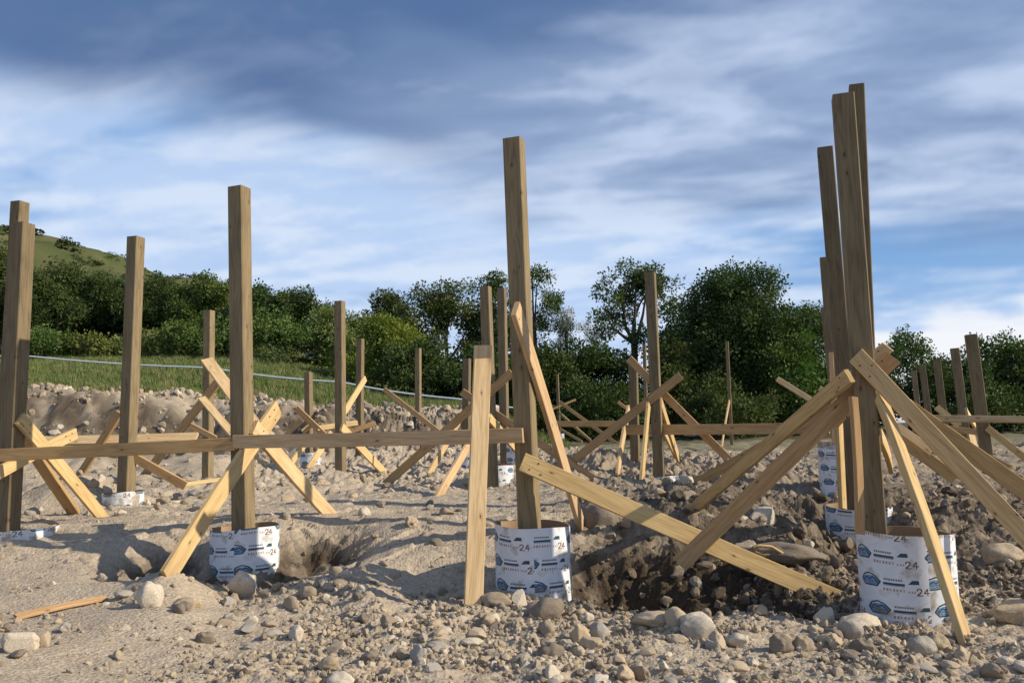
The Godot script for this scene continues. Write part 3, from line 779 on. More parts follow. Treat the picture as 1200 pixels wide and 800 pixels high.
# ---------------------------------------------------------------- timber
func wood_images(seed_: int, pale: Color, dark: Color, knot: Color, knots: int, streaky: float) -> Array:
	var w := 256
	var h := 1024
	var im := Image.create(w, h, false, Image.FORMAT_RGB8)
	var bump := Image.create(w, h, false, Image.FORMAT_RGB8)
	var n := FastNoiseLite.new()
	n.seed = seed_
	n.frequency = 1.0
	n.fractal_octaves = 3
	var r := RandomNumberGenerator.new()
	r.seed = seed_
	var spots := []
	for k in knots:
		spots.append([r.randf() * w, r.randf() * h, r.randf_range(4.0, 8.0)])
	for j in h:
		var v := j / float(h)
		var blend := clampf((v - 0.9) / 0.1, 0.0, 1.0)
		for i in w:
			var u := i / float(w)
			var bend := n.get_noise_2d(u * 1.2 + 5.0, v * 1.6) * 2.0
			var bent2 := n.get_noise_2d(u * 1.2 + 5.0, (v - 1.0) * 1.6) * 2.0
			var rings := 0.5 + 0.5 * sin((u * 7.0 + lerpf(bend, bent2, blend) * 1.6) * 6.0)
			var fine := lerpf(n.get_noise_2d(i * 0.45, v * 14.0), n.get_noise_2d(i * 0.45, (v - 1.0) * 14.0), blend)
			var broad := lerpf(n.get_noise_2d(u * 3.0, v * 5.0 + 30.0), n.get_noise_2d(u * 3.0, (v - 1.0) * 5.0 + 30.0), blend)
			var t := clampf(0.22 + 0.42 * rings * rings * streaky + 0.75 * fine + 0.55 * broad, 0.0, 1.0)
			var c := pale.lerp(dark, t)
			for s in spots:
				var dx: float = (i - s[0]) / s[2]
				var dy: float = (j - s[1]) / (s[2] * 0.75)
				var dd := dx * dx + dy * dy
				if dd < 9.0:
					c = c.lerp(knot, clampf(1.3 - dd * 0.75 if dd < 1.4 else 0.28 * (1.0 - dd / 9.0), 0.0, 0.9))
			im.set_pixel(i, j, c.linear_to_srgb())
			bump.set_pixel(i, j, Color.from_hsv(0, 0, clampf(0.6 - 0.4 * fine - 0.2 * rings, 0.0, 1.0)))
	bump.bump_map_to_normal_map(2.0)
	return [ImageTexture.create_from_image(im), ImageTexture.create_from_image(bump)]


func wood_material(im: Array) -> StandardMaterial3D:
	var m := StandardMaterial3D.new()
	m.albedo_texture = im[0]
	m.vertex_color_use_as_albedo = true
	m.normal_enabled = true
	m.normal_texture = im[1]
	m.normal_scale = 0.6
	m.roughness = 0.72
	m.metallic_specular = 0.3
	return m


func make_wood_materials() -> void:
	wood.fresh = wood_material(wood_images(2, Color(0.72, 0.53, 0.30), Color(0.46, 0.30, 0.15), Color(0.17, 0.085, 0.035), 9, 0.8))
	wood.treated = wood_material(wood_images(6, Color(0.305, 0.232, 0.132), Color(0.165, 0.125, 0.072), Color(0.09, 0.055, 0.03), 7, 0.9))
	var end := StandardMaterial3D.new()
	end.vertex_color_use_as_albedo = true
	end.roughness = 0.85
	var im := Image.create(128, 128, false, Image.FORMAT_RGB8)
	var n := FastNoiseLite.new()
	n.seed = 4
	n.frequency = 0.15
	for j in 128:
		for i in 128:
			var ring := 0.5 + 0.5 * sin(Vector2(i - 20, j + 60).length() * 0.55 + n.get_noise_2d(i, j) * 2.0)
			im.set_pixel(i, j, Color(0.58, 0.40, 0.21).lerp(Color(0.38, 0.24, 0.115), clampf(ring * 0.8 + n.get_noise_2d(i * 3.0, j * 3.0) * 0.4, 0.0, 1.0)).linear_to_srgb())
	end.albedo_texture = ImageTexture.create_from_image(im)
	wood.end = end


func lumber(length: float, w: float, t: float, ease: float, tint: Color, bow: float, skew: float, r: RandomNumberGenerator, called: String, muddy := false) -> ArrayMesh:
	# a board standing on its own y axis: eased edges, a slight bow and twist, saw-cut ends
	var side := Build.new()
	var ends := Build.new()
	var hw := w / 2.0
	var ht := t / 2.0
	var ring := [Vector2(hw, ht - ease), Vector2(hw - ease, ht), Vector2(-hw + ease, ht), Vector2(-hw, ht - ease), Vector2(-hw, -ht + ease), Vector2(-hw + ease, -ht), Vector2(hw - ease, -ht), Vector2(hw, -ht + ease)]
	var around := [0.0]
	for k in 8:
		around.append(around[k] + ring[k].distance_to(ring[(k + 1) % 8]))
	var segs := 6
	var twist := r.randf_range(-0.035, 0.035)
	var u0 := r.randf()
	var v0 := r.randf()
	var pos := func(k: int, s: int) -> Vector3:
		var f := s / float(segs)
		var p: Vector2 = ring[k % 8].rotated(twist * (f - 0.5))
		var b := bow * 4.0 * f * (1.0 - f)
		var y := length * f
		if s == segs:
			y += p.x * skew
		if s == 0:
			y += p.x * skew * 0.7
		return Vector3(p.x + b * 0.4, y, p.y + b)
	for k in 8:
		var e: Vector2 = ring[(k + 1) % 8] - ring[k]
		var nrm := Vector3(e.y, 0, -e.x).normalized()
		if nrm.dot(Vector3(ring[k].x, 0, ring[k].y)) < 0.0:
			nrm = -nrm
		for s in segs:
			var ua: float = u0 + around[k] / 0.26
			var ub: float = u0 + around[k + 1] / 0.26
			var va := v0 + length * s / float(segs) / 3.0
			var vb := v0 + length * (s + 1) / float(segs) / 3.0
			side.face([pos.call(k, s), pos.call(k + 1, s), pos.call(k + 1, s + 1), pos.call(k, s + 1)], nrm, [Vector2(ua, va), Vector2(ub, va), Vector2(ub, vb), Vector2(ua, vb)], tint)
			if s == 0 and muddy:
				var k0 := side.c.size() - 4
				for e2 in 4:
					if side.v[k0 + e2].y < length * 0.05:
						side.c[k0 + e2] = tint.lerp(Color(0.62, 0.60, 0.58), 0.65)
	for s in [0, segs]:
		var p := []
		var uv := []
		for k in 8:
			p.append(pos.call(k, s))
			uv.append(Vector2(0.5, 0.5) + ring[k] * 4.0)
		ends.face(p, Vector3.UP if s else Vector3.DOWN, uv, tint)
	var m := side.into()
	m = ends.into(m)
	m.surface_set_material(0, wood[called])
	m.surface_set_material(1, wood.end)
	return m


func stand(o: Node3D, a: Vector3, b: Vector3, normal: Vector3) -> void:          # base at a, y axis towards b, z axis along the normal
	var y := (b - a).normalized()
	var z := (normal - y * normal.dot(y)).normalized()
	o.transform = Transform3D(Basis(y.cross(z), y, z), a)


func post(label: String, a: Vector3, b: Vector3, w: float) -> void:
	var r := RandomNumberGenerator.new()
	r.seed = hash(label)
	var k := r.randf_range(0.78, 1.0) * (0.82 if "dark" in label else 1.0)
	var m := lumber(a.distance_to(b), w, w, 0.007, Color(k, k * r.randf_range(0.98, 1.0), k * r.randf_range(0.93, 1.0)), r.randf_range(-0.008, 0.008), 0.0, r, "treated")
	var o := put("timber_post", m, null)
	stand(o, a, b, Vector3(-sin(YAW), 0, cos(YAW)))
	tag(o, label, "post", "timber posts set in form tubes")


func board(d: Array) -> void:
	var r := RandomNumberGenerator.new()
	r.seed = hash(d[1])
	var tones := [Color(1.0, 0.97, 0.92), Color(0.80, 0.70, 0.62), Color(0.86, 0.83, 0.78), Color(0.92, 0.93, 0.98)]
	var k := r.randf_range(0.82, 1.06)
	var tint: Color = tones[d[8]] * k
	tint.b *= r.randf_range(0.88, 1.05)
	tint.g *= r.randf_range(0.985, 1.02)
	if d[8] == 3:
		tint = Color(1.25, 1.36, 1.62)
	var a: Vector3 = d[3]
	var b: Vector3 = d[4]
	var nm: Vector3 = d[5]
	if a.y > b.y:
		var s := a
		a = b
		b = s
	var deeper := 0.06 if d[0] == "brace_board" and a.y < 0.96 and a.distance_to(b) > 0.9 else 0.0
	a -= (b - a).normalized() * deeper
	var m := lumber(a.distance_to(b), d[6], d[7], 0.0035, tint, r.randf_range(-0.012, 0.012), r.randf_range(-0.12, 0.12), r, "fresh", deeper > 0.0)
	var o := put(d[0], m, null)
	stand(o, a, b, nm)
	if d[0] == "brace_board" and -b.z < 8.5 and o.mesh != null:
		for h in 3:
			var nail := put("nail", nail_mesh(), nail_material(), o)
			nail.rotation.x = PI / 2
			nail.position = Vector3((h % 2 - 0.5) * d[6] * 0.5, a.distance_to(b) - 0.07 - 0.045 * h, d[7] / 2.0 + 0.0005)
	var cats := {"batter_board": "board", "brace_board": "brace", "upright_plank": "plank", "wooden_stake": "stake", "scrap_stick": "stick"}
	tag(o, d[1], cats[d[0]], d[2])


var nails: Array = []


func nail_mesh() -> Mesh:
	if nails.is_empty():
		var c := CylinderMesh.new()
		c.top_radius = 0.0055
		c.bottom_radius = 0.0055
		c.height = 0.004
		c.radial_segments = 10
		c.rings = 0
		var m := StandardMaterial3D.new()
		m.albedo_color = Color(0.20, 0.19, 0.18)
		m.metallic = 0.7
		m.roughness = 0.5
		nails = [c, m]
	return nails[0]


func nail_material() -> Material:
	return nails[1]


# ---------------------------------------------------------------- form tubes
var tube_mats := []


func disc(im: Image, cx: float, cy: float, rx: float, ry: float, c: Color, ring := 0.0) -> void:
	for y in range(int(cy - ry) - 1, int(cy + ry) + 2):
		for x in range(int(cx - rx) - 1, int(cx + rx) + 2):
			var q := Vector2((x - cx) / rx, (y - cy) / ry).length()
			if q <= 1.0 and q >= ring and x >= 0 and y >= 0 and x < im.get_width() and y < im.get_height():
				im.set_pixel(x, y, c)


func stroke(im: Image, pts: Array, w: float, c: Color) -> void:
	for k in pts.size() - 1:
		var a: Vector2 = pts[k]
		var b: Vector2 = pts[k + 1]
		var steps := int(a.distance_to(b)) + 1
		for s in steps + 1:
			var p := a.lerp(b, s / float(steps))
			im.fill_rect(Rect2i(int(p.x - w / 2), int(p.y - w / 2), int(w), int(w)), c)


func tube_image() -> Image:
	# the wrapper's print: rows of a peaked badge, blocks of small lines, a dark roof mark and the size, 24
	var paper := Color(0.89, 0.90, 0.92)
	var ink := Color(0.20, 0.28, 0.30)
	var blue := Color(0.28, 0.47, 0.68)
	var rust := Color(0.52, 0.36, 0.22)
	var tile := Image.create(512, 172, false, Image.FORMAT_RGB8)
	tile.fill(paper)
	var r := RandomNumberGenerator.new()
	r.seed = 9
	# badge: a flattened hexagon with a peak, an inner band and wavy hills
	var hexa := [Vector2(22, 74), Vector2(52, 40), Vector2(100, 26), Vector2(148, 40), Vector2(186, 70), Vector2(160, 102), Vector2(52, 104), Vector2(22, 74)]
	disc(tile, 104, 72, 74, 32, blue.lerp(paper, 0.25))
	stroke(tile, hexa, 8, ink)
	stroke(tile, [Vector2(40, 76), Vector2(80, 54), Vector2(100, 66), Vector2(128, 48), Vector2(168, 74)], 6, ink)
	tile.fill_rect(Rect2i(48, 76, 116, 14), ink)
	for k in 9:
		tile.fill_rect(Rect2i(54 + k * 12, 79, 6 + r.randi() % 4, 8), paper.lerp(blue, 0.3))
	# block of small lines
	for k in 8:
		tile.fill_rect(Rect2i(212 + k * 15, 42, 11, 12), Color(0.42, 0.45, 0.46))
	tile.fill_rect(Rect2i(206, 68, 136, 13), ink)
	tile.fill_rect(Rect2i(206, 84, 136, 4), blue)
	for k in 7:
		tile.fill_rect(Rect2i(204 + k * 21, 104, 9 + r.randi() % 7, 18), rust.lerp(paper, 0.35 + 0.3 * r.randf()))
	# roof mark
	for y in 26:
		tile.fill_rect(Rect2i(400 - 14 - y, 44 + y, 40 + int(y * 1.1), 1), ink.lerp(blue, 0.2))
	# 24
	var brown := Color(0.42, 0.28, 0.20)
	stroke(tile, [Vector2(412, 108), Vector2(418, 98), Vector2(432, 97), Vector2(440, 106), Vector2(436, 118), Vector2(412, 138), Vector2(444, 138)], 6, brown)
	stroke(tile, [Vector2(476, 140), Vector2(476, 98), Vector2(456, 124), Vector2(488, 124)], 6, brown)
	for k in 3:
		tile.fill_rect(Rect2i(360 + k * 17, 112, 10, 14), rust.lerp(paper, 0.5))
	var im := Image.create(2048, 1032, false, Image.FORMAT_RGB8)
	for row in 6:
		for k in range(-1, 5):
			var at := Vector2i(k * 512 + (row * 58) % 512, row * 172)
			im.blit_rect(tile, Rect2i(0, 0, 512, 172), at)
	# the paper's own mottling and the spiral seam
	var n := FastNoiseLite.new()
	n.seed = 12
	n.frequency = 0.006
	n.fractal_octaves = 4
	for y in range(0, 1032, 2):
		for x in range(0, 2048, 2):
			var t := n.get_noise_2d(x, y)
			var mud := clampf(t * 1.2 + maxf(0.0, (y - 700.0) / 420.0) - 0.22, 0.0, 0.7)
			if (x + y * 2) % 1024 < 5:
				mud = maxf(mud, 0.28)
			var c := im.get_pixel(x, y)
			var k := 0.97 + 0.06 * t
			im.fill_rect(Rect2i(x, y, 2, 2), Color(c.r * k, c.g * k, c.b * k).lerp(Color(0.52, 0.45, 0.36), mud))
	return im


func form_tube(label: String, at: Vector3, radius: float, height: float) -> void:
	if tube_mats.is_empty():
		var shell := StandardMaterial3D.new()
		shell.albedo_texture = ImageTexture.create_from_image(tube_image())
		shell.roughness = 0.5
		shell.metallic_specular = 0.4
		var inner := StandardMaterial3D.new()
		inner.albedo_color = Color(0.40, 0.27, 0.16).linear_to_srgb()
		inner.albedo_texture = graded(seamless(6, 0.02, FastNoiseLite.TYPE_SIMPLEX_SMOOTH, 3, 128), 0.85, 1.0)
		inner.roughness = 0.9
		tube_mats = [shell, inner]
	var r := RandomNumberGenerator.new()
	r.seed = hash(label)
	var root := thing("form_tube", label, "form tube", at, "printed cardboard form tubes round the post feet")
	var seg := 64
	var turn := r.randf() * TAU
	if "marked 24 with" in label:
		turn = 2.35
	elif "between the pale plank" in label:
		turn = 1.1
	elif "in a pit" in label:
		turn = 0.9
	var wave := r.randf() * TAU
	var outer := Build.new()
	var lining := Build.new()
	var rim := Build.new()
	var th := 0.009
	var pt := func(k: int, f: float, rr: float) -> Vector3:
		var a := TAU * k / seg
		var oval := 1.0 + 0.012 * sin(2.0 * a + wave) + 0.006 * sin(5.0 * a + wave * 3.0) * f
		var y := height * f + (0.012 * sin(a + wave) + 0.006 * sin(3.0 * a)) * f
		return Vector3(sin(a) * rr * oval, y, cos(a) * rr * oval)
	for part in [outer, lining]:
		var b: Build = part
		var rr := radius if b == outer else radius - th
		for j in 5:
			for k in seg + 1:
				var p: Vector3 = pt.call(k, j / 4.0, rr)
				b.v.append(p)
				b.n.append(Vector3(p.x, 0, p.z).normalized() * (1.0 if b == outer else -1.0))
				b.u.append(Vector2((TAU * k / seg + turn) * radius / 1.93, 1.0 - height * j / 4.0 / 0.97))
				b.c.append(Color.WHITE)
		for j in 4:
			for k in seg:
				var q := j * (seg + 1) + k
				if b == outer:
					b.i.append_array([q, q + seg + 1, q + 1, q + 1, q + seg + 1, q + seg + 2])
				else:
					b.i.append_array([q, q + 1, q + seg + 1, q + 1, q + seg + 2, q + seg + 1])
	for k in seg:
		rim.face([pt.call(k, 1.0, radius), pt.call(k + 1, 1.0, radius), pt.call(k + 1, 1.0, radius - th), pt.call(k, 1.0, radius - th)], Vector3.UP, [Vector2.ZERO, Vector2.ZERO, Vector2.ZERO, Vector2.ZERO], Color.WHITE)
	put("printed_shell", outer.into(), tube_mats[0], root)
	put("lining", lining.into(), tube_mats[1], root)
	put("rim", rim.into(), tube_mats[1], root)


# ---------------------------------------------------------------- trees
func leaf_cluster(seed_: int, leaves: int, spread: float, size: float) -> ArrayMesh:
	var b := Build.new()
	var r := RandomNumberGenerator.new()
	r.seed = seed_
	for k in leaves:
		var d := Vector3(r.randf_range(-1, 1), r.randf_range(-0.8, 0.8), r.randf_range(-1, 1))
		var p := d * spread
		var along := (d + Vector3(r.randf_range(-0.7, 0.7), r.randf_range(-0.9, 0.3), r.randf_range(-0.7, 0.7))).normalized()
		var up := Vector3(r.randf_range(-0.7, 0.7), 1.0, r.randf_range(-0.7, 0.7))
		var across := along.cross(up).normalized()
		var nrm := across.cross(along).normalized()
		var s := size * r.randf_range(0.65, 1.25)
		var wv := s * r.randf_range(0.26, 0.36)
		var c := Color(1, 1, 1) * r.randf_range(0.9, 1.1)
		b.face([p, p + along * s * 0.5 + across * wv + nrm * s * 0.08, p + along * s], nrm, [Vector2.ZERO, Vector2.ZERO, Vector2.ZERO], c)
		b.face([p, p + along * s, p + along * s * 0.5 - across * wv + nrm * s * 0.08], nrm, [Vector2.ZERO, Vector2.ZERO, Vector2.ZERO], c)
	return b.into()


func limb(b: Build, a: Vector3, c: Vector3, ra: float, rc: float, bend: Vector3, r: RandomNumberGenerator) -> void:
	var seg := 6
	var sides := 8
	var first := b.v.size()
	for j in seg + 1:
		var f := j / float(seg)
		var p := a.lerp(c, f) + bend * sin(f * PI) + Vector3(r.randf_range(-1, 1), 0, r.randf_range(-1, 1)) * ra * 0.3 * sin(f * PI)
		var y := (c - a).normalized()
		var x := y.cross(Vector3(0.3, 0.2, 1)).normalized()
		var z := x.cross(y)
		for k in sides + 1:
			var t := TAU * k / sides
			var o := x * cos(t) + z * sin(t)
			b.v.append(p + o * lerpf(ra, rc, f) * (1.0 + 0.15 * sin(t * 3.0 + j)))
			b.n.append(o)
			b.u.append(Vector2(k / float(sides), f * 3.0))
			b.c.append(Color.WHITE)
	for j in seg:
		for k in sides:
			var q := first + j * (sides + 1) + k
			b.i.append_array([q, q + 1, q + sides + 1, q + 1, q + sides + 2, q + sides + 1])


func trees() -> void:
	var leaf := StandardMaterial3D.new()
	leaf.vertex_color_use_as_albedo = true
	leaf.roughness = 0.6
	leaf.metallic_specular = 0.25
	leaf.cull_mode = BaseMaterial3D.CULL_DISABLED
	leaf.backlight_enabled = true
	leaf.backlight = Color(0.62, 0.72, 0.3)
	var bark := StandardMaterial3D.new()
	bark.albedo_color = Color(0.12, 0.095, 0.07).linear_to_srgb()
	bark.albedo_texture = graded(seamless(21, 0.05, FastNoiseLite.TYPE_SIMPLEX_SMOOTH, 4, 256), 0.6, 1.0)
	bark.roughness = 0.95
	var clusters := []
	for k in 4:
		clusters.append(leaf_cluster(50 + k, 34, 0.29, 0.125))
	var tint := {
		"d": Color(0.068, 0.098, 0.032), "m": Color(0.115, 0.16, 0.045), "l": Color(0.12, 0.165, 0.048), "b": Color(0.165, 0.235, 0.05),
		"p": Color(0.18, 0.22, 0.07), "o": Color(0.09, 0.128, 0.042), "f": Color(0.10, 0.13, 0.05), "w": Color(0.17, 0.175, 0.10)}
	var dens := {"d": 8.5, "m": 8.5, "l": 8.5, "b": 9.0, "p": 8.5, "o": 7.0, "f": 7.0, "w": 15.0}
	for d in TREES:
		var r := RandomNumberGenerator.new()
		r.seed = hash(d[0])
		var kind: String = d[1]
		var foot: Vector3 = d[2]
		foot.y = ground_height(foot.x, foot.z)
		var height: float = d[3] - foot.y
		var rx: float = d[4]
		var low: float = d[5] * height
		var bush := height < 3.4
		var o := thing("leafy_bush" if bush else "leafy_tree", d[0], "bush" if bush else "tree", foot, "row of trees and bushes behind the site")
		# lobes of the crown
		var ry := (height - low) / 2.0
		var mid := Vector3(0, low + ry, 0)
		var lobes := []
		var count := 26 if kind != "w" else 12
		if kind == "f":
			count = 15
		if rx > 2.9:
			count = 44
		for k in count:
			var q := Vector3(r.randf_range(-1, 1), r.randf_range(-1, 1), r.randf_range(-1, 1))
			while q.length() > 1.0 or q.length() < 0.35:
				q = Vector3(r.randf_range(-1, 1), r.randf_range(-1, 1), r.randf_range(-1, 1))
			q *= 0.86
			var narrow := 1.0 - 0.42 * clampf(q.y, 0.0, 1.0)
			var rad := minf(rx, ry * 1.2) * r.randf_range(0.20, 0.34) * (0.8 if kind == "o" or kind == "f" else 1.0)
			if k == 0:
				q = Vector3(r.randf_range(-0.2, 0.2), 1.0, 0)
			var at := mid + Vector3(q.x * rx * narrow, q.y * ry, q.z * rx * 0.9 * narrow)
			at.y = minf(at.y, height - rad * 0.85)
			lobes.append([at, rad])
		for k in 8 if kind != "w" else 10:                # loose sprays that break the outline
			var q := Vector3(r.randfn(), r.randf_range(-0.3, 1.4), r.randfn() * 0.7).normalized()
			var narrow := 1.0 - 0.35 * clampf(q.y, 0.0, 1.0)
			var at := mid + Vector3(q.x * rx * narrow * 1.06, q.y * ry * 0.98, q.z * rx * narrow)
			lobes.append([at, r.randf_range(0.22, 0.42)])
		# trunk and limbs
		var tb := Build.new()
		var fork := Vector3(r.randf_range(-0.15, 0.15), low + (height - low) * 0.18, 0)
		var tr := 0.027 * height * (0.8 if bush else 0.9)
		limb(tb, Vector3(0, -0.15, 0), fork, tr, tr * 0.7, Vector3(r.randf_range(-0.1, 0.1), 0, 0), r)
		put("trunk", tb.into(), bark, o)
		for k in mini(lobes.size(), 7):
			var lb := Build.new()
			limb(lb, fork * r.randf_range(0.82, 1.0), lobes[k][0], tr * 0.5, tr * 0.12, Vector3(r.randf_range(-0.2, 0.2), r.randf_range(-0.2, 0.1), r.randf_range(-0.2, 0.2)) * rx * 0.4, r)
			put("limb", lb.into(), bark, o)
		# foliage
		var places := []
		var colors := PackedColorArray()
		var hue := r.randf_range(0.85, 1.2)
		var holes := FastNoiseLite.new()
		holes.seed = r.randi() % 1000
		holes.frequency = 0.9
		for lb in lobes:
			var c: Vector3 = lb[0]
			var rad: float = lb[1]
			var num := int(dens[kind] * 4.0 * PI * rad * rad)
			var lobe_tone := r.randf_range(0.82, 1.18)
			for k in num:
				var q := Vector3(r.randfn(), r.randfn(), r.randfn()).normalized()
				var p := c + q * rad * Vector3(1.0, 0.8, 1.0) * (0.62 + 0.46 * sqrt(r.randf()))
				var hole := holes.get_noise_3d(p.x, p.y, p.z)
				if hole < -0.22 or p.y < 0.05:
					continue
				var s := r.randf_range(0.65, 1.35)
				if kind == "w":
					s *= 0.55
				var bs := Basis.from_euler(Vector3(r.randf() * TAU, r.randf() * TAU, r.randf() * TAU)).scaled(Vector3.ONE * s)
				places.append(Transform3D(bs, p))
				var t: Color = tint[kind]
				t.r *= hue
				t = t * (lobe_tone * r.randf_range(0.84, 1.16))
				t = t.lerp(Color(t.r * 1.5, t.g * 1.25, t.b), clampf(hole * 1.5, 0.0, 1.0))
				if kind == "p" and r.randf() < 0.07 or kind == "w" and r.randf() < 0.40:
					t = Color(0.62, 0.60, 0.46)
				colors.append(t)
		many("crown", clusters[r.randi() % 4], leaf, places, colors, o)


func grass() -> void:
	var r := RandomNumberGenerator.new()
	r.seed = 77
	var b := Build.new()
	for k in 12:
		var a := r.randf() * TAU
		var p := Vector3(cos(a), 0, sin(a)) * r.randf() * 0.16
		var lean := Vector3(r.randf_range(-0.4, 0.4), 1.0, r.randf_range(-0.4, 0.4)).normalized()
		var h := r.randf_range(0.08, 0.20)
		var side := Vector3(cos(a * 3.0), 0, sin(a * 3.0)) * 0.012
		var nrm := side.cross(lean).normalized()
		b.face([p - side, p + side, p + lean * h + Vector3(lean.x, -0.1, lean.z) * h * 0.3], nrm, [Vector2.ZERO, Vector2.ZERO, Vector2.ZERO], Color.WHITE * r.randf_range(0.8, 1.2))
	var tuft := b.into()
	var m := StandardMaterial3D.new()
	m.vertex_color_use_as_albedo = true
	m.roughness = 0.7
	m.metallic_specular = 0.2
	m.cull_mode = BaseMaterial3D.CULL_DISABLED
	m.backlight_enabled = true
	m.backlight = Color(0.4, 0.45, 0.2)
	var places := []
	var colors := PackedColorArray()
	for k in 42000:
		var d := 24.2 + 36.0 * pow(r.randf(), 1.4)
		var x := r.randf_range(-0.75, 0.06) * d
		var y0 := ground_height(x, -d)
		if smoothstep(24.2, 25.0, d + n_tone.get_noise_2d(x, -d) * 1.2) < r.randf():
			continue
		var t := n_tone.get_noise_2d(x, -d)
		if t > 0.22 and r.randf() < 0.6:
			continue
		var s := r.randf_range(0.6, 1.5)
		places.append(Transform3D(Basis(Vector3.UP, r.randf() * TAU).scaled(Vector3(s, s * r.randf_range(0.7, 1.3), s)), Vector3(x, y0 - 0.02, -d)))
		colors.append(Color(0.125, 0.175, 0.05).lerp(Color(0.31, 0.265, 0.135), clampf(0.2 + t * 1.4 + r.randf_range(-0.2, 0.3), 0.0, 1.0)))
	var o := many("grass", tuft, m, places, colors)
	tag(o, "green and straw coloured grass on the slope above the earth bank", "grass", "", "stuff")
	# dark scrub on the far hill
	var scrub := []
	var sc := PackedColorArray()
	for k in 5000:
		var x := r.randf_range(-420.0, -60.0)
		var z := r.randf_range(-330.0, -170.0)
		if n_mid.get_noise_2d(x * 0.02, z * 0.02) + n_tone.get_noise_2d(x * 0.05, z * 0.05) < -0.05:
			continue
		var s := 0.7 + 4.5 * pow(r.randf(), 4.0)
		scrub.append(Transform3D(Basis.from_euler(Vector3(r.randf(), r.randf() * TAU, 0)).scaled(Vector3(s, s * 0.7, s)), Vector3(x, hill_height(x, z) + s * 0.12, z)))
		sc.append(Color(0.075, 0.09, 0.035) * r.randf_range(0.8, 1.6))
	var h := many("scrub", leaf_cluster(91, 60, 0.3, 0.3), m, scrub, sc)
	tag(h, "dark scrub dotted over the grassy hillside", "scrub", "", "stuff")


# ---------------------------------------------------------------- small things
func tube_along(pts: Array, radius: float, sides := 8) -> ArrayMesh:
	var curve := Curve3D.new()
	for k in pts.size():
		var prev: Vector3 = pts[maxi(k - 1, 0)]
		var next: Vector3 = pts[mini(k + 1, pts.size() - 1)]
		var h := (next - prev) / 6.0
		curve.add_point(pts[k], -h, h)
	var steps := pts.size() * 6
	var b := Build.new()
	for j in steps + 1:
		var t := curve.sample_baked_with_rotation(curve.get_baked_length() * j / steps)
		for k in sides + 1:
			var a := TAU * k / sides
			var o := t.basis.x * cos(a) + t.basis.y * sin(a)
			b.v.append(t.origin + o * radius)
			b.n.append(o)
			b.u.append(Vector2(k, j))
			b.c.append(Color.WHITE)
	for j in steps:
		for k in sides:
			var q := j * (sides + 1) + k
			b.i.append_array([q, q + 1, q + sides + 1, q + 1, q + sides + 2, q + sides + 1])
	return b.into()


func pipe() -> void:
	var pts := [Vector3(-22.53, 5.01, -35), Vector3(-19.49, 4.73, -34), Vector3(-11.48, 3.92, -32), Vector3(-6.14, 3.17, -30.5), Vector3(-1.78, 2.41, -29), Vector3(0.23, 2.06, -28.5)]
	var o := thing("white_pipe", "long thin white pipe strung across the grass above the earth bank", "pipe", Vector3.ZERO)
	var m := StandardMaterial3D.new()
	m.albedo_color = Color(0.90, 0.91, 0.93)
	m.roughness = 0.45
	var way := []
	for k in pts.size() - 1:
		for s in 4:
			var f := s / 4.0
			way.append(pts[k].lerp(pts[k + 1], f) - Vector3(0, 0.06 * sin(f * PI), 0))
	way.append(pts[-1])
	put("pipe", tube_along(way, 0.032, 10), m, o)
	for k in range(1, way.size() - 1, 2):
		var p: Vector3 = way[k]
		var g := ground_height(p.x, p.z)
		var c := CylinderMesh.new()
		c.top_radius = 0.018
		c.bottom_radius = 0.022
		c.height = maxf(p.y - g, 0.05) + 0.1
		c.radial_segments = 8
		var s := put("support", c, wood_plain(), o)
		s.position = Vector3(p.x, g - 0.1 + c.height / 2.0, p.z)


var plain: StandardMaterial3D


func wood_plain() -> StandardMaterial3D:
	if plain == null:
		plain = StandardMaterial3D.new()
		plain.albedo_color = Color(0.3, 0.22, 0.13).linear_to_srgb()
		plain.roughness = 0.9
	return plain


func cord() -> void:
	var m := StandardMaterial3D.new()
	m.albedo_color = Color(0.55, 0.38, 0.16).linear_to_srgb()
	m.roughness = 0.8
	var drop := func(p: Vector3) -> Vector3:
		return Vector3(p.x, maxf(p.y, ground_height(p.x, p.z) + 0.015), p.z)
	var a := []
	for p in [Vector3(1.77, 0.41, -6.45), Vector3(1.76, 0.37, -6.45), Vector3(1.83, 0.34, -6.45), Vector3(1.93, 0.36, -6.45), Vector3(2.01, 0.31, -6.45), Vector3(2.07, 0.23, -6.45), Vector3(2.08, 0.2, -6.45)]:
		a.append(drop.call(p))
	for p in [Vector3(1.75, 0.4, -6.42), Vector3(1.79, 0.42, -6.42), Vector3(1.88, 0.41, -6.42), Vector3(1.99, 0.34, -6.42), Vector3(2.04, 0.3, -6.42)]:
		a.push_front(drop.call(p))
	var o := put("cord", tube_along(a, 0.011, 8), m)
	tag(o, "loop of tan cord lying on the dirt behind the low weathered brace", "cord")


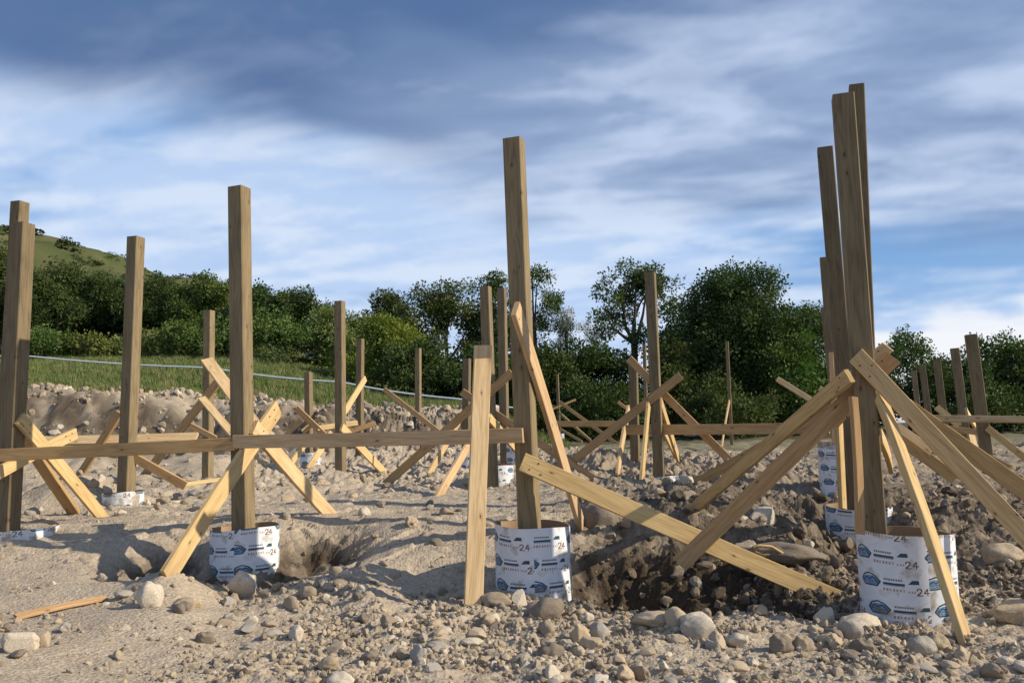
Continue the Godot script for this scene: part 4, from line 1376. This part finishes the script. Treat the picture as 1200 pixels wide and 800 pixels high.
func make_rock(seed_: int, sub: int, shape: String) -> ArrayMesh:
	var verts: Array[Vector3] = []
	var g := (1.0 + sqrt(5.0)) / 2.0
	for p in [Vector3(-1, g, 0), Vector3(1, g, 0), Vector3(-1, -g, 0), Vector3(1, -g, 0), Vector3(0, -1, g), Vector3(0, 1, g), Vector3(0, -1, -g), Vector3(0, 1, -g), Vector3(g, 0, -1), Vector3(g, 0, 1), Vector3(-g, 0, -1), Vector3(-g, 0, 1)]:
		verts.append(p.normalized())
	var tris := [0, 11, 5, 0, 5, 1, 0, 1, 7, 0, 7, 10, 0, 10, 11, 1, 5, 9, 5, 11, 4, 11, 10, 2, 10, 7, 6, 7, 1, 8, 3, 9, 4, 3, 4, 2, 3, 2, 6, 3, 6, 8, 3, 8, 9, 4, 9, 5, 2, 4, 11, 6, 2, 10, 8, 6, 7, 9, 8, 1]
	for s in sub:
		var cache := {}
		var out := []
		for k in range(0, tris.size(), 3):
			var mids := []
			for e in 3:
				var a: int = tris[k + e]
				var b: int = tris[k + (e + 1) % 3]
				var key := Vector2i(mini(a, b), maxi(a, b))
				if not cache.has(key):
					cache[key] = verts.size()
					verts.append((verts[a] + verts[b]).normalized())
				mids.append(cache[key])
			out.append_array([tris[k], mids[0], mids[2], tris[k + 1], mids[1], mids[0], tris[k + 2], mids[2], mids[1], mids[0], mids[1], mids[2]])
		tris = out
	var r := RandomNumberGenerator.new()
	r.seed = seed_
	var n := FastNoiseLite.new()
	n.seed = seed_
	n.frequency = 0.9
	n.fractal_octaves = 3
	var cuts := []
	var how_many := 9 if shape == "a" else 6 if shape == "k" else 3
	for k in how_many:
		cuts.append([Vector3(r.randfn(), r.randfn(), r.randfn()).normalized(), r.randf_range(0.55, 0.85) if shape != "r" and shape != "f" else r.randf_range(0.8, 0.95)])
	var amp := 0.30 if shape == "k" else 0.22 if shape == "a" else 0.14
	for k in verts.size():
		var p := verts[k]
		var q := p * (1.0 + amp * n.get_noise_3d(p.x, p.y, p.z) * 1.6)
		for c in cuts:
			var over: float = q.dot(c[0]) - c[1]
			if over > 0.0:
				q -= c[0] * over * 0.92
		q += p * 0.03 * n.get_noise_3d(p.x * 5.0, p.y * 5.0, p.z * 5.0)
		verts[k] = q
	var b := Build.new()
	b.v = PackedVector3Array(verts)
	b.n.resize(verts.size())
	for k in range(0, tris.size(), 3):
		var a := verts[tris[k]]
		var f := (verts[tris[k + 1]] - a).cross(verts[tris[k + 2]] - a)
		for e in 3:
			b.n[tris[k + e]] += f
	for k in verts.size():
		b.n[k] = b.n[k].normalized()
		if b.n[k].dot(verts[k]) < 0.0:
			b.n[k] = -b.n[k]
		b.u.append(Vector2.ZERO)
		b.c.append(Color.WHITE)
	if sub < 2:
		var flat := Build.new()
		for k in range(0, tris.size(), 3):
			var a := verts[tris[k]]
			var f := (verts[tris[k + 1]] - a).cross(verts[tris[k + 2]] - a).normalized()
			flat.face([a, verts[tris[k + 1]], verts[tris[k + 2]]], f if f.dot(a) > 0.0 else -f, [Vector2.ZERO, Vector2.ZERO, Vector2.ZERO], Color.WHITE)
		return flat.into()
	for k in range(0, tris.size(), 3):
		var a := verts[tris[k]]
		if (verts[tris[k + 1]] - a).cross(verts[tris[k + 2]] - a).dot(a) > 0.0:
			b.i.append_array([tris[k], tris[k + 2], tris[k + 1]])
		else:
			b.i.append_array([tris[k], tris[k + 1], tris[k + 2]])
	return b.into()


const SHAPES := "rfakr"


func make_rocks() -> void:
	for k in 15:
		rocks.append(make_rock(100 + k, 3, SHAPES[k % 5]))
	for k in 6:
		pebbles.append(make_rock(200 + k, 1, "ak"[k % 2]))
	var speck := graded(seamless(29, 0.05, FastNoiseLite.TYPE_SIMPLEX_SMOOTH, 6, 256), 0.78, 1.0, 0.02)
	var relief := ImageTexture.create_from_image(seamless(17, 0.06, FastNoiseLite.TYPE_SIMPLEX_SMOOTH, 5, 256))
	var tones := {"w": Color(0.68, 0.60, 0.48), "t": Color(0.54, 0.44, 0.315), "y": Color(0.56, 0.445, 0.30), "b": Color(0.40, 0.32, 0.235), "d": Color(0.27, 0.225, 0.175), "g": Color(0.44, 0.40, 0.34), "any": Color(1, 1, 1)}
	for t in tones:
		var m := StandardMaterial3D.new()
		m.albedo_color = tones[t].linear_to_srgb()
		m.albedo_texture = speck
		m.vertex_color_use_as_albedo = t == "any"
		m.roughness = 0.88
		m.metallic_specular = 0.3
		m.uv1_triplanar = true
		m.uv1_scale = Vector3(0.6, 0.6, 0.6)
		m.heightmap_enabled = true
		m.heightmap_texture = relief
		m.heightmap_scale = 0.18
		rock_mats[t] = m


func stone(label: String, x: float, z: float, rx: float, ry: float, tone: String, shape: String, r: RandomNumberGenerator, sunk := 0.45, rz := 0.0) -> void:
	var which := SHAPES.find(shape) + 5 * (r.randi() % 3)
	var o := put("stone", rocks[which], rock_mats[tone])
	var y := ground_height(x, z)
	o.transform = Transform3D(Basis.from_euler(Vector3(r.randf_range(-0.25, 0.25), r.randf() * TAU if rz == 0.0 else r.randf_range(-0.4, 0.4), r.randf_range(-0.25, 0.25))) * Basis.from_scale(Vector3(rx, ry, rz if rz > 0.0 else rx * r.randf_range(0.62, 0.85))), Vector3(x, y + ry * sunk, z))
	tag(o, label, "stone", "loose stones lying about the site")


func stones() -> void:
	var r := RandomNumberGenerator.new()
	r.seed = 1234
	for s in STONES:
		var p: Vector3 = s[1]
		var code: String = s[4]
		stone(s[0], p.x, p.z, s[2], s[3], code[0], code[1], r, 0.6, s[2] * 0.7)
	# the rest of the stones one can tell apart, by where they lie; no two in one place share size, colour and shape
	var zones := [
		["on the smooth dirt by the long buried stick", -3.3, -2.0, 4.5, 6.3, 16],
		["in the rubble before the tube with the pale boulder", -2.2, -1.0, 4.7, 6.5, 30],
		["in the stone heap by the foot of the pale plank", -1.0, -0.25, 4.5, 5.75, 32],
		["in the rubble before the tube beside the pale plank", -0.25, 0.5, 4.5, 5.75, 30],
		["on the rim of the dark trench", 0.5, 1.6, 4.5, 5.5, 26],
		["on the stony slope below the tube marked 24", 1.6, 2.5, 4.2, 5.15, 32],
		["past the foot of the sunlit brace by the 24 tube", 2.55, 3.3, 4.5, 5.8, 16],
		["in the scree along the bottom of the rubble", -1.5, 1.2, 4.0, 4.5, 34],
		["in the bare dirt between the two middle tubes", -1.8, -0.2, 6.5, 9.5, 14],
		["in the layered dirt behind the dark trench", 0.5, 2.5, 6.7, 9.5, 22],
		["on the dark ground beyond the 24 tube", 2.9, 5.0, 6.3, 9.5, 16],
		["on the open dirt behind the dark level board", -5.2, -2.5, 8.5, 13.0, 20],
	]
	var size_words := ["small", "middling", "large"]
	var tone_words := {"w": "pale", "t": "tan", "y": "yellowish", "b": "brown", "d": "dark", "g": "grey"}
	var shape_words := {"r": "rounded", "f": "flat", "a": "angular", "k": "knobbly"}
	for zn in zones:
		var kinds := []
		for s in 3:
			for t in tone_words:
				for h in shape_words:
					kinds.append([s, t, h])
		for k in kinds.size():
			var j := r.randi_range(k, kinds.size() - 1)
			var x = kinds[k]
			kinds[k] = kinds[j]
			kinds[j] = x
		for k in zn[5]:
			var q = kinds[k]
			var rad: float = [r.randf_range(0.026, 0.034), r.randf_range(0.041, 0.052), r.randf_range(0.054, 0.072)][q[0]]
			if zn[3] > 6.4:
				rad *= 1.35
			var flat: float = r.randf_range(0.36, 0.46) if q[2] == "f" else r.randf_range(0.6, 0.85)
			var x := r.randf_range(zn[1], zn[2])
			var z := -r.randf_range(zn[3], zn[4])
			stone("%s %s %s stone %s" % [size_words[q[0]], tone_words[q[1]], shape_words[q[2]], zn[0]], x, z, rad, rad * flat, q[1], q[2], r)


func gravel() -> void:
	var r := RandomNumberGenerator.new()
	r.seed = 555
	var cols := [Color(0.54, 0.45, 0.33), Color(0.50, 0.41, 0.30), Color(0.44, 0.37, 0.28), Color(0.36, 0.29, 0.21), Color(0.64, 0.56, 0.45)]
	var places := []
	var tints := []
	for k in 6:
		places.append([])
		tints.append(PackedColorArray())
	# rubble in front, thinner on the smooth dirt; clods and stones over the pad; broken stone along the bank
	for k in 52000:
		var d: float
		var x: float
		var s: float
		var pick := r.randf()
		if pick < 0.66:
			d = r.randf_range(3.8, 6.4)
			x = r.randf_range(-0.68, 0.68) * d
			s = 0.006 + 0.028 * pow(r.randf(), 2.5)
		elif pick < 0.86:
			d = 6.2 + 16.0 * pow(r.randf(), 1.5)
			x = r.randf_range(-0.68, 0.68) * d
			s = 0.012 + (0.035 + 0.004 * d) * pow(r.randf(), 4.0)
		else:
			d = r.randf_range(21.8, 24.9)
			x = r.randf_range(-17.0, 2.5)
			s = 0.02 + 0.15 * pow(r.randf(), 5.0)
		var z := -d
		var keep := 1.0 - 0.88 * (smooth_soil(x, z) if d < 11.0 else 0.0)
		keep *= clampf(0.62 + 2.3 * n_mid.get_noise_2d(x * 0.6 + 9.0, z * 0.6), 0.08, 1.0)
		if pick >= 0.86:
			keep *= 0.55 + 0.45 * smoothstep(23.2, 23.8, d) + 0.3 * (1.0 - smoothstep(22.0, 22.6, d))
		if d < 7.4 and d > 5.6 and x > 0.3:
			keep = 1.0
		if r.randf() > keep:
			continue
		var c: Color = cols[r.randi() % 5] if d > 6.4 or r.randf() < 0.6 else cols[r.randi() % 2]
		var damp_shade: bool = d < 12.0 and (residual(x, z) < -0.12 or (x > 0.5 and d > 5.75))
		if damp_shade:
			c = c.lerp(Color(0.11, 0.083, 0.06), 0.35 + 0.55 * r.randf())  # damp clods, with the trench shade painted into their colour too
		c = c * r.randf_range(0.8, 1.15)
		var which := r.randi() % 6
		places[which].append(Transform3D(Basis.from_euler(Vector3(r.randf() * TAU, r.randf() * TAU, r.randf() * TAU)) * Basis.from_scale(Vector3(s, s * r.randf_range(0.5, 0.8), s * r.randf_range(0.6, 1.0))), Vector3(x, ground_height(x, z) + s * r.randf_range(-0.15, 0.30), z)))
		tints[which].append(c)
	for k in 6:
		var o := many("gravel", pebbles[k], rock_mats.any, places[k], tints[k])
		tag(o, "loose gravel, clods and broken stone spread over the dug ground", "gravel", "", "stuff")
